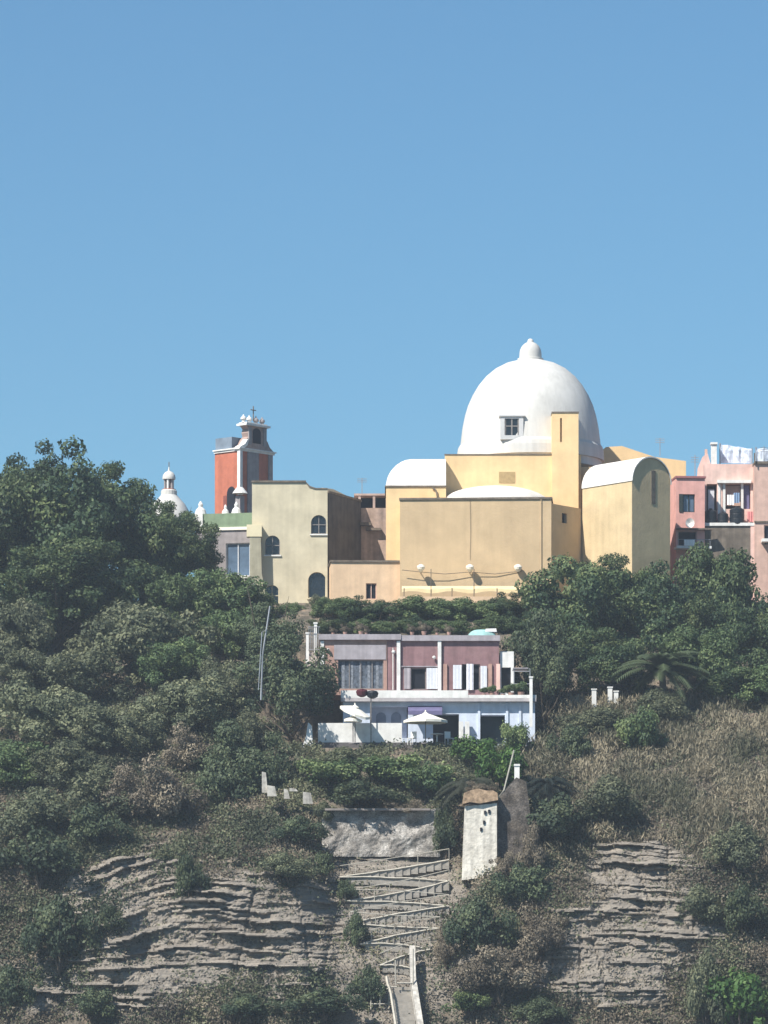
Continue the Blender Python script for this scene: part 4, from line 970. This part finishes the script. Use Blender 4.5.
for px, py in ((434, 657.5), (393.5, 652), (328, 650)):
    q = Vector(UF.w((UF.x(px), -.15, UF.z(py)))); m = MB().lathe([(.05, -.12), (.12, -.04), (.12, .05), (.04, .1)], q, 10); m.build('globe_lamp', WW, th, th)
# right annexe
RX = MB(UF).body(UF.x(500)+.01, UF.x(514), UF.z(695), UF.z(651), 3.5, [UF.op(501.5, 511, 667, 692)], y=.3); RX.build('side_annexe', WW, th, th)
MB(UF).box((UF.x(500), .58, UF.z(693)), (UF.x(513), .62, UF.z(666))).build('annexe_doorway', VOID, th, th)
# lower storey
LF = Fr(300, 320, 0)
v1 = LF.op(370, 408, 706, 738); v2 = LF.op(412, 432, 712, 742); v3 = LF.op(433, 459, 714, 743); v4 = LF.op(470, 477, 716, 744); v5 = LF.op(480, 505, 715, 744)
MB(LF).body(LF.x(343), LF.x(535), LF.z(750), LF.z(702), 7.4, [v1, v3, v5], rd=1.2).build('lower_wall', BLUEW, th, th)
MB(LF).box((LF.x(341), -.5, LF.z(702)+.002), (LF.x(536), 3.9, LF.z(698.5))).build('terrace_slab', SLAB, th, th)
pw = MB(LF); pw.box((LF.x(341), -.5, LF.z(698.5)+.002), (LF.x(468), -.3, LF.z(691))); pw.box((LF.x(468)+.01, -.48, LF.z(698.5)+.002), (LF.x(536), -.3, LF.z(695.5))); pw.build('parapet', WW, th, th)
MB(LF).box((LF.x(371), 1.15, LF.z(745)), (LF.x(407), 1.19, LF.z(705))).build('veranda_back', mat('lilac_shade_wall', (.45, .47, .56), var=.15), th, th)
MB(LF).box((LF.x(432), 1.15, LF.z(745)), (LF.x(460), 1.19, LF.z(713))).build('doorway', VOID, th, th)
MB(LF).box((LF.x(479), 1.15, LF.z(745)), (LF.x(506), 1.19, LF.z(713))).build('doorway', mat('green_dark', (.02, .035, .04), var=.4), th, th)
for a, b in ((384, 391),): 
    ar = MB(LF); 
    for cx in (381, 396):
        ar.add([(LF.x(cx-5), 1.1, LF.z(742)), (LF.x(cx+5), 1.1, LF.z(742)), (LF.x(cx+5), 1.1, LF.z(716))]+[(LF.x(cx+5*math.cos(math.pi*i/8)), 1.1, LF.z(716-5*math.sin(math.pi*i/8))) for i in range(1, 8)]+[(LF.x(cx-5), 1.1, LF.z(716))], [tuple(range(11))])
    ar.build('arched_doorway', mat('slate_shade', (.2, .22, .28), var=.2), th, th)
m = MB(LF); m.add([(LF.x(408), -.02, LF.z(706)), (LF.x(442), -.02, LF.z(706)), (LF.x(442), -1.0, LF.z(712)), (LF.x(408), -1.0, LF.z(712)), (LF.x(442), -1.0, LF.z(716)), (LF.x(408), -1.0, LF.z(716))], [(0, 1, 2, 3), (3, 2, 4, 5)]); m.build('purple_awning', PURP, th, th)
for px in (461, 467): MB(LF).box((LF.x(px)-.15, -.5, LF.z(746)), (LF.x(px)+.15, -.2, LF.z(722))).build('veranda_pillar', WW, th, th)
for px in (479, 507, 520): MB(LF).box((LF.x(px)-.08, -.1, LF.z(746)), (LF.x(px)+.08, -.005, LF.z(703))).build('pilaster', BLUEW, th, th)
# garden walls in front of the lower storey
gwl = thing('white_garden_wall', 'low white wall along the front of the lower terrace', 'wall', P(360, 744, 317.6))
MB().box((X(318, 317.6), 17.6, Z(750, 317.6)), (X(402, 317.6), 17.8, Z(723, 317.6))).build('wall', WW, gwl, gwl)
MB().box((X(300, 317.6), 17.5, Z(748.5, 317.6)), (X(470, 317.6), 17.599, Z(742.5, 317.6))).build('kerb', mat('dark_kerb', (.12, .11, .11), var=.2), gwl, gwl)
pz = thing('white_gate_pier', 'bright white gate pier at the left end of the garden wall', 'pier', P(308, 746, 317))
MB().prism([(X(302, 317), Z(748, 317)), (X(313, 317), Z(748, 317)), (X(312, 317), Z(726, 317)), (X(308, 317), Z(722, 317)), (X(306, 317), Z(736, 317))], 17, 17.5).build('pier_body', WW, pz, pz)

def chair(px, d, ang, label):
    fr_ = Fr(px, d, ang); b = Z(745, d); o = thing('garden_chair', label, 'chair', P(px, 745, d), 'white chairs under the parasols')
    MB(fr_).box((-.22, -.22, b+.42), (.22, .22, b+.46)).build('seat', WW, o, o)
    MB(fr_).box((-.22, .18, b+.462), (.22, .22, b+.9)).build('backrest', WW, o, o)
    for u_, v_ in ((-.2, -.2), (.2, -.2), (-.2, .18), (.2, .18)): MB(fr_).box((u_-.02, v_-.02, b), (u_+.02, v_+.02, b+.42)).build('leg', WW, o, o)
chair(449, 317.0, 30, 'white garden chair just right of the open round parasol pole'); chair(412, 317.2, -35, 'white garden chair just left of the open round parasol pole')
tb_ = thing('garden_table', 'small round white table beside the open parasol pole', 'table', P(437, 745, 316.8))
q = P(437, 745, 316.8); MB().lathe([(.42, .70), (.42, .74)], q, 20).build('tabletop', WW, tb_, tb_); MB().lathe([(.22, 0), (.04, .05), (.04, .699)], q, 10).build('pedestal', WW, tb_, tb_)

# parasols
def parasol(px, pyt, d, rpx, tilt, label, zb, m=CANV, tilty=0):
    top = P(px, pyt, d); base = Vector((top.x, top.y, Z(zb, d))); o = thing('parasol', label, 'parasol', base, 'white parasols on the lower terrace')
    r = rpx*U(d); n = 16; h = r*.34
    q = MB(); rows = [(0.02, 0), (.35, -.30*h), (.7, -.68*h), (1, -h), (1, -h-.16)]
    vs = []
    for rr, z in rows:
        for i in range(n):
            a = 2*math.pi*i/n; k_ = 1 if i % 2 == 0 else .95
            x, y = rr*r*k_*math.cos(a), rr*r*k_*math.sin(a)
            vs.append(tuple(top+Vector((x*math.cos(tilt)-z*math.sin(tilt)*0, y, z+x*math.sin(tilt)+y*math.sin(tilty)))))
    q.add(vs, [(k*n+i, k*n+(i+1) % n, (k+1)*n+(i+1) % n, (k+1)*n+i) for k in range(4) for i in range(n)])
    q.build('canopy', m, o, o)
    MB().tube([base, top], .035, 8).build('pole', WOODG, o, o)
    MB().lathe([(.28, 0), (.3, .06), (.1, .1)], base, 14).build('foot', GREYST, o, o)
    rb = MB()
    for i in range(0, n, 2):
        a = 2*math.pi*i/n; rb.tube([top+Vector((0, 0, -.35*h-.15)), top+Vector((r*.9*math.cos(a)*math.cos(tilt), r*.9*math.sin(a), -.92*h+r*.9*math.cos(a)*math.sin(tilt)+r*.9*math.sin(a)*math.sin(tilty)))], .015, 4)
    rb.build('ribs', WOODG, o, o)
    MB().lathe([(.30, -.12), (.06, .06), (.03, .2)], top, 10).build('top_cap', m, o, o); return o
parasol(425.5, 713, 316.5, 22, 0, 'open round white parasol in front of the purple awning', 744)
parasol(355, 706, 316.4, 16, -.35, 'tilted white parasol left of the open round one', 744, tilty=.25)
parasol(353, 716.5, 316.0, 9, -.05, 'small white parasol under the tilted one', 744)
lp = thing('double_headed_pole', 'thin pole with one dark red and one black head above the terrace parapet', 'lamp post', P(371, 744, 317.2))
MB().tube([P(371, 744, 317.2), P(371, 694, 317.2)], .04, 6).build('pole', WOODG, lp, lp)
for px, mm, py in ((362, DRED, 692), (372.5, BLACK, 693.5)):
    q = P(px, py, 317.1); m = MB().lathe([(.12, -.34), (.34, -.22), (.40, .02), (.3, .16), (.1, .2)], q, 12); m.build('head', mm, lp, lp)
MB().tube([P(360, 692, 317.2), P(378, 693, 317.2)], .03, 6).build('arm', WOODG, lp, lp)
# potted plants and greenery on the terrace and dry pots on the roof
def pot(px, py, d, r, label, group, m=None):
    b = P(px, py, d); o = thing('potted_plant', label, 'plant', b, group)
    MB().lathe([(r*.5, 0), (r*.7, r*.9), (r*.75, r)], b, 12).build('pot', TERRA, o, o)
    cm = PROTO['s_olive' if m is None else m][0]; c = bpy.data.objects.new('leaves', cm); col.objects.link(c); c.parent = o; c.location = (0, 0, r*.7); s = r*1.1; c.scale = (s, s, s*1.1)
for px, r, lb in ((484, .22, 'leftmost small potted plant on the upper terrace, by the curtains'), (492, .26, 'potted plant on the upper terrace, left of the annexe'), (503, .2, 'potted plant on the upper terrace before the annexe door'), (511, .3, 'potted plant on the upper terrace under the left trellis post'), (521, .34, 'largest potted plant, under the trellis at the right terrace end')):
    pot(px, 697, 320.6, r, lb, 'potted plants on the upper terrace', 's_green')
for i, px in enumerate((333, 345, 361, 366, 412, 424, 437, 449)):
    pot(px, 635, 325, .16+.05*(i % 3), ('first', 'second', 'third', 'fourth', 'fifth', 'sixth', 'seventh', 'eighth')[i]+' small dry pot from the left along the roof of the terrace house', 'dry pots on the roof', 's_dry')
bo = thing('covered_boat', 'teal and white tarpaulin covered boat on the roof of the terrace house', 'boat', P(482, 637, 326))
m = MB(); vs = []; n = 12
b0 = P(482, 636.5, 326)
for i in range(n+1):
    q = i/n*2-1; w = .42*(1-q**4)**.5*(1-.25*max(0, q)); hh = .46*(1-.35*q*q)
    for a in np.linspace(0, math.pi, 7): vs.append((b0.x+q*1.0, b0.y+math.cos(a)*w, b0.z+math.sin(a)*hh*(1-q**6)+.02))
m.add(vs, [(i*7+j, (i+1)*7+j, (i+1)*7+j+1, i*7+j+1) for i in range(n) for j in range(6)]); m.smooth = True; m.build('tarpaulin', TEAL, bo, bo)
MB().prism([(b0.x+.2, b0.z+.3), (b0.x+1.0, b0.z+.3), (b0.x+.95, b0.z+.52), (b0.x+.25, b0.z+.5)], b0.y-.3, b0.y+.3).build('white_cover', CANW, bo, bo)
# trellis at the right end
tr = thing('metal_trellis', 'thin metal trellis frame at the right end of the upper terrace', 'trellis', P(521, 696, 321))
m = MB()
for px in (514, 530): m.tube([P(px, 697, 320.8), P(px, 669, 320.8)], .035, 5); m.tube([P(px, 697, 322.4), P(px, 669, 322.4)], .035, 5); m.tube([P(px, 669, 320.8), P(px, 669, 322.4)], .035, 5)
for py in (669, 671.5, 684): m.tube([P(514, py, 320.8), P(530, py, 320.8)], .03, 5)
m.tube([P(514, 669, 322.4), P(530, 669, 322.4)], .03, 5); m.build('frame', METAL, tr, tr)
MB().box((X(513, 321), 20.7, Z(669, 321)), (X(528, 321), 22.6, Z(668, 321))).build('reed_roof', LILAC, tr, tr)
for px, t, b, d, lb in ((531, 678, 724, 319.4, 'tall white post at the right corner of the terrace house'), (315.5, 624, 650, 325, 'short white post beside the steps, left of the mauve storey'), (307.5, 634, 662, 325, 'white post at the left of the steps, next to the small dark tree')):
    o = thing('white_post', lb, 'post', P(px, b, d)); a = P(px, b+3, d)
    MB().box((a.x-.1, a.y-.1, a.z), (a.x+.1, a.y+.1, Z(t, d))).build('shaft', WW, o, o)
    MB().box((a.x-.14, a.y-.14, Z(t, d)+.002), (a.x+.14, a.y+.14, Z(t-1.5, d))).build('cap', WW, o, o)
# side steps and fence left of the upper storey
stp = thing('side_steps', 'pale concrete side steps with a slatted rail left of the mauve storey', 'steps', P(312, 690, 324))
m = MB()
for i in range(9): m.box((X(305, 325)+0, 23.0+i*.45, Z(700, 324)), (X(318.5, 325), 23.45+i*.45, Z(690-i*5.2, 324)))
m.build('flight', mat('pale_steps', (.42, .37, .34), var=.25), stp, stp)
m = MB()
for i in range(7): m.tube([P(309+i*1.6, 650, 324.6), P(309+i*1.6, 627, 324.6)], .02, 4)
m.tube([P(308, 627, 324.6), P(320, 627, 324.6)], .03, 4); m.tube([P(308, 650, 324.6), P(320, 650, 324.6)], .03, 4); m.build('rail', METAL, stp, stp)
# pale rubble slope left of the house, thin pole
po = thing('thin_pole', 'tall thin pale pole standing between the trees left of the terrace house', 'pole', P(262, 690, 316))
MB().tube([P(261, 700, 316), P(262.5, 655, 316), P(270, 606, 316)], [.07, .06, .05], 6).build('mast', METAL, po, po)
MB().tube([P(266.2, 630, 315.9), P(262, 632, 315.9), P(258.5, 690, 315.9)], .035, 5).build('stay', METAL, po, po)

# retaining wall under the garden
rw = thing('stone_retaining_wall', 'rough grey stone retaining wall with white patches above the zigzag path', 'wall', P(385, 852, 308))
m = MB(); vs = []; NX, NZ = 60, 18
for i in range(NX+1):
    for j in range(NZ+1):
        px = 322+(118)*i/NX; py = 857-(47)*j/NZ+1.5*math.sin(i*.4)*(j == NZ); d = 307.9-.2+.6*j/NZ
        b = noise.noise((i*.5, j*1.1, 1))*.07+noise.noise((i*.13, j*.2, 4))*.35
        vs.append((X(px, d), d-D0-b-.3, Z(py, d)))
m.add(vs, [(i*(NZ+1)+j, (i+1)*(NZ+1)+j, (i+1)*(NZ+1)+j+1, i*(NZ+1)+j+1) for i in range(NX) for j in range(NZ)])
n0 = len(m.v); tops = [i*(NZ+1)+NZ for i in range(NX+1)]
m.add([(m.v[k][0], m.v[k][1]+1.6, m.v[k][2]-.02) for k in tops], []); m.f += [(tops[i], tops[i+1], n0+i+1, n0+i) for i in range(NX)]
m.build('stonework', STONE, rw, rw)
MB().box((X(325, 308), 7.3, Z(811, 308)), (X(430, 308), 8.0, Z(809, 308))).build('coping', mat('mid_grey_coping', (.25, .22, .2), var=.25), rw, rw)
# small white ruined walls at left of garden
zw = thing('small_white_wall', 'small stepped white wall among bushes above the cliff, left of the garden', 'wall', P(285, 805, 310))
d = 309.0
d = 308.0
for nm, a, b, t, bt, dd in (('wall', 262, 266, 772, 793, 0), ('wall', 267.5, 275, 786, 797, -.3), ('wall', 284, 288, 789, 799, .1), ('wall', 289.5, 296, 788, 791.5, .15), ('wall', 303, 311, 792, 804, .2)):
    MB().prism([(X(a, d+dd), Z(bt, d)), (X(b+2, d+dd), Z(bt, d)), (X(b, d+dd), Z(t+1, d)), (X(a, d+dd), Z(t, d))], dd+7.6, dd+7.9).build(nm, mat('worn_whitewash', (.5, .47, .42), var=.3, scale=3, streak=.3), zw, zw)

# white pillar
pw_ = thing('white_stone_pillar', 'big whitewashed stone pillar with a rusty brown top on the cliff', 'pillar', P(480, 868, 303))
d = 303.4; uu = U(d)
def frust(mb, px0t, px1t, px0b, px1b, pt, pb, y0, dep):
    vs = [(X(px0b, d), y0, Z(pb, d)), (X(px1b, d), y0, Z(pb-4, d)), (X(px1b, d), y0+dep, Z(pb-4, d)), (X(px0b, d), y0+dep, Z(pb, d)), (X(px0t, d), y0+.25, Z(pt+3, d)), (X(px1t, d), y0+.15, Z(pt, d)), (X(px1t, d), y0+dep, Z(pt, d)), (X(px0t, d), y0+dep, Z(pt+3, d))]
    mb.add(vs, [(0, 3, 2, 1), (4, 5, 6, 7), (0, 1, 5, 4), (1, 2, 6, 5), (2, 3, 7, 6), (3, 0, 4, 7)])
m = MB(); frust(m, 465, 497, 462, 497, 803, 880, d-D0, 2.0); m.build('shaft', mat('pillar_whitewash', (.70, .655, .57), var=.2, scale=2.5, streak=.3, patch=.6, rgb3=(.48, .43, .35), bump=.5, bscale=5), pw_, pw_)
m = MB()
m.prism([(X(462.5, d), Z(804, d)), (X(470, d), Z(802, d)), (X(480, d), Z(803.5, d)), (X(498, d), Z(800, d)), (X(497.5, d), Z(793, d)), (X(493, d), Z(790.5, d)), (X(486, d), Z(790.5, d)), (X(478, d), Z(788.5, d)), (X(470, d), Z(790.5, d)), (X(464, d), Z(793, d))], d-D0-.05, d-D0+2.1); m.build('cap', RUST, pw_, pw_)
cc = bpy.data.objects.new('dry_growth', PROTO['s_dry'][0]); col.objects.link(cc); cc.parent = pw_; cc.location = P(480, 794, d+1)-Vector(pw_.location); cc.scale = (.62, .45, .35)
for px, py in ((485, 812), (489, 811), (484, 822), (481, 829)):
    MB().box((X(px, d)-.06, d-D0-.02+.08*(868-py)/65, Z(py+2, d)), (X(px, d)+.07, d-D0+.3, Z(py-1.5, d))).build('putlog_hole', VOID, pw_, pw_)
sw_ = thing('grey_stair_wall', 'sloping grey stone wall rising to the right behind the white pillar', 'wall', P(510, 860, 304))
m = MB().prism([(X(a, 304.8), Z(b, 304.8)) for a, b in ((497.5, 885), (497.5, 800), (505, 790), (516, 778), (526, 782), (530, 815), (522, 885))], 4.2, 6.2); m.build('stonework', PSTONE, sw_, sw_)
MB().tube([P(497, 799, 304.2), P(504, 790, 304.2), P(511, 762, 304.2), P(514, 750, 304.2)], .05, 5).build('handrail', RAILM, sw_, sw_)
o = thing('short_white_post', 'short bright white post on top of the grey wall right of the pillar', 'post', P(517, 780, 305))
MB().box((X(514.5, 305), 5.0, Z(780, 305)), (X(519.5, 305), 5.35, Z(766, 305))).build('shaft', WW, o, o); MB().box((X(514, 305), 4.95, Z(766, 305)+.002), (X(520, 305), 5.4, Z(764, 305))).build('cap', WW, o, o)
for i, (px, py, h, lb) in enumerate(((594, 697, 10, 'white post between dark trees and dry reeds, left one of three'), (610, 694, 9, 'white post at the top of the dry reeds, middle one of three'), (616, 696, 7, 'shortest white post at the top of the dry reeds, right one of three'))):
    a = P(px, py+3, 325.5); o = thing('garden_post', lb, 'post', a, 'white posts above the dry reeds'); MB().box((a.x-.15, a.y-.15, a.z-.6), (a.x+.15, a.y+.15, a.z+h*U(325))).build('shaft', WW, o, o); MB().box((a.x-.19, a.y-.19, a.z+h*U(325)), (a.x+.19, a.y+.19, a.z+h*U(325)+.08)).build('cap', WW, o, o)

# zigzag path
zz = thing('zigzag_path', 'zigzag stepped path with pale handrails climbing the cliff below the retaining wall', 'path', P(398, 985, 300))
turns = [(449, 857), (340, 874), (449, 878), (345, 898), (449, 903), (350, 920), (440, 925), (360, 941), (430, 946), (380, 962), (414, 966)]
def gp(px, py, fwd=0.):
    d = ground_d(px, py)
    return Vector((X(px, d), d-D0-fwd, Z(py, d)))
for i in range(len(turns)-1):
    (xa, ya), (xb, yb) = turns[i], turns[i+1]
    bow = random.uniform(-3, 3); N_ = 14; m = MB(); r_ = MB(); kb = MB(); pts = []
    for k in range(N_+1):
        q = k/N_; px = xa+(xb-xa)*q; py = ya+(yb-ya)*q+bow*math.sin(q*math.pi)+4
        pts.append(gp(px, py, .25))
    for k in range(N_):
        a, b = pts[k], pts[k+1]; z = max(a.z, b.z)
        x0_, x1_ = min(a.x, b.x), max(a.x, b.x)
        m.box((x0_, min(a.y, b.y)-.35, min(a.z, b.z)-.45), (x1_, max(a.y, b.y)+1.1, z-.02*(k % 2)))
    m.build('flight', STEP, zz, zz)
    kb_p = [p+Vector((0, -.42, .02+random.uniform(-.02, .02))) for p in pts]; kb.tube(kb_p, .055, 4); kb.build('kerb', RAILM, zz, zz)
    if i % 2 == 0 or i in (3, 5):
        rp = [p+Vector((0, -.42, .75)) for p in pts]; r_.tube(rp, .026, 5)
        for k in range(0, N_+1, 4): r_.tube([kb_p[k], rp[k]], .022, 4)
        r_.build('handrail', RAILM, zz, zz)
# bottom stair
bs = thing('bottom_stair', 'straight concrete stair with white side wall at the bottom of the cliff', 'stair', P(404, 1024, 297))
m = MB(); n = 26
for i in range(n):
    py = 1062-i*3; d = ground_d(404, py)-1.4+i*.01
    m.box((X(393+ (n-i)*.05, d), d-D0, Z(py+22, d)), (X(413+(n-i)*.18, d), d-D0+.6, Z(py, d)))
m.build('steps', STEP, bs, bs)
m = MB(); pts = []
for py in range(1062, 946, -8):
    d = ground_d(412, py)-1.5 if py > 985 else ground_d(412, py)-1.5; pts.append(Vector((X(413+(py-985)*.16 if py > 985 else 412.5-(985-py)*.03, d), d-D0, Z(py-3, d))))
for a, b in zip(pts, pts[1:]): 
    m.add([(a.x-.13, a.y, a.z-.8), (a.x+.22, a.y, a.z-.8), (a.x+.22, a.y, a.z+.1), (a.x-.13, a.y, a.z+.1), (b.x-.13, b.y, b.z-.8), (b.x+.22, b.y, b.z-.8), (b.x+.22, b.y, b.z+.1), (b.x-.13, b.y, b.z+.1)], [(0, 1, 2, 3), (3, 2, 6, 7), (0, 3, 7, 4), (1, 5, 6, 2)])
m.build('white_side_wall', mat('worn_whitewash', (.5, .47, .42), var=.3, scale=3, streak=.3), bs, bs)
m = MB()
pl_ = [Vector((p.x-1.5-.1*(k > 8), p.y-.05, p.z+.15)) for k, p in enumerate(pts[:11])]
m.add([], []); m.tube(pl_, .09, 4); m.build('left_kerb', RAILM, bs, bs)
m = MB()
d = 298.4
for a, b in (((388, 987), (397, 987)), ((371, 989), (389, 989)), ((371, 1004), (389, 1004)), ((397, 983), (413, 983)), ((395.5, 960), (395.5, 985)), ((371, 988), (371, 1010)), ((389, 985), (389, 1012)), ((380, 989), (380, 1008)), ((413, 949), (413, 985))):
    m.tube([P(a[0], a[1], d), P(b[0], b[1], d)], .045, 5)
m.build('landing_rail', RAILM, bs, bs)

# ---------------------------------------------------------------- sky, sun, camera
SUN_EL, SUN_AZ = R(47), R(45)      # azimuth measured to the left from straight behind the camera
w = bpy.data.worlds.new('World'); sc.world = w; w.use_nodes = True
N = w.node_tree.nodes; L = w.node_tree.links; bg = N['Background']
sky = N.new('ShaderNodeTexSky'); sky.sky_type = 'NISHITA'; sky.sun_disc = False; sky.sun_elevation = SUN_EL
# direction to sun in world: (-sin az, -cos az)
sd = Vector((-math.sin(SUN_AZ)*math.cos(SUN_EL), -math.cos(SUN_AZ)*math.cos(SUN_EL), math.sin(SUN_EL)))
sky.sun_rotation = math.atan2(sd.x, sd.y); sky.altitude = 0; sky.air_density = 1.0; sky.dust_density = .3; sky.ozone_density = 3.0
gm = N.new('ShaderNodeMix'); gm.data_type = 'RGBA'; gm.blend_type = 'MULTIPLY'; gm.inputs[0].default_value = 1; gm.inputs[7].default_value = (.62, .91, 1.02, 1)
L.new(sky.outputs[0], gm.inputs[6]); L.new(gm.outputs[2], bg.inputs[0]); bg.inputs[1].default_value = .071
sl_ = bpy.data.lights.new('sun', 'SUN'); sl_.energy = 4.9; sl_.angle = R(.5); sl_.color = (1, .95, .87)
so = bpy.data.objects.new('sun', sl_); col.objects.link(so); so.rotation_euler = sd.to_track_quat('Z', 'Y').to_euler(); so.location = (-60, -60, 120)
cam = bpy.data.cameras.new('camera'); co = bpy.data.objects.new('camera', cam); col.objects.link(co); sc.camera = co
co.location = (0, -D0, CZ); co.rotation_euler = (R(90), 0, 0)
cam.sensor_fit = 'VERTICAL'; cam.sensor_height = 24; cam.lens = 24*D0/(1024*S0); cam.shift_y = (HOR-512)/1024
cam.clip_start = 1; cam.clip_end = 60000
sc.view_settings.view_transform = 'Standard'; sc.view_settings.look = 'None'; sc.view_settings.exposure = 0.69; sc.view_settings.gamma = 1
sc.render.engine = 'CYCLES'

hm = bpy.data.materials.new('air'); hm.use_nodes = True; N = hm.node_tree.nodes; N.remove(N['Principled BSDF'])
pv = N.new('ShaderNodeVolumePrincipled'); pv.inputs['Color'].default_value = (.80, .90, 1, 1); pv.inputs['Density'].default_value = .00028; pv.inputs['Anisotropy'].default_value = .2
hm.node_tree.links.new(pv.outputs[0], N['Material Output'].inputs['Volume'])
hz = MB().box((-900, -420, -1.2), (900, 400, 80)).build('haze', hm); tag(hz, 'thin blue summer haze over the hillside', 'haze', kind='stuff')
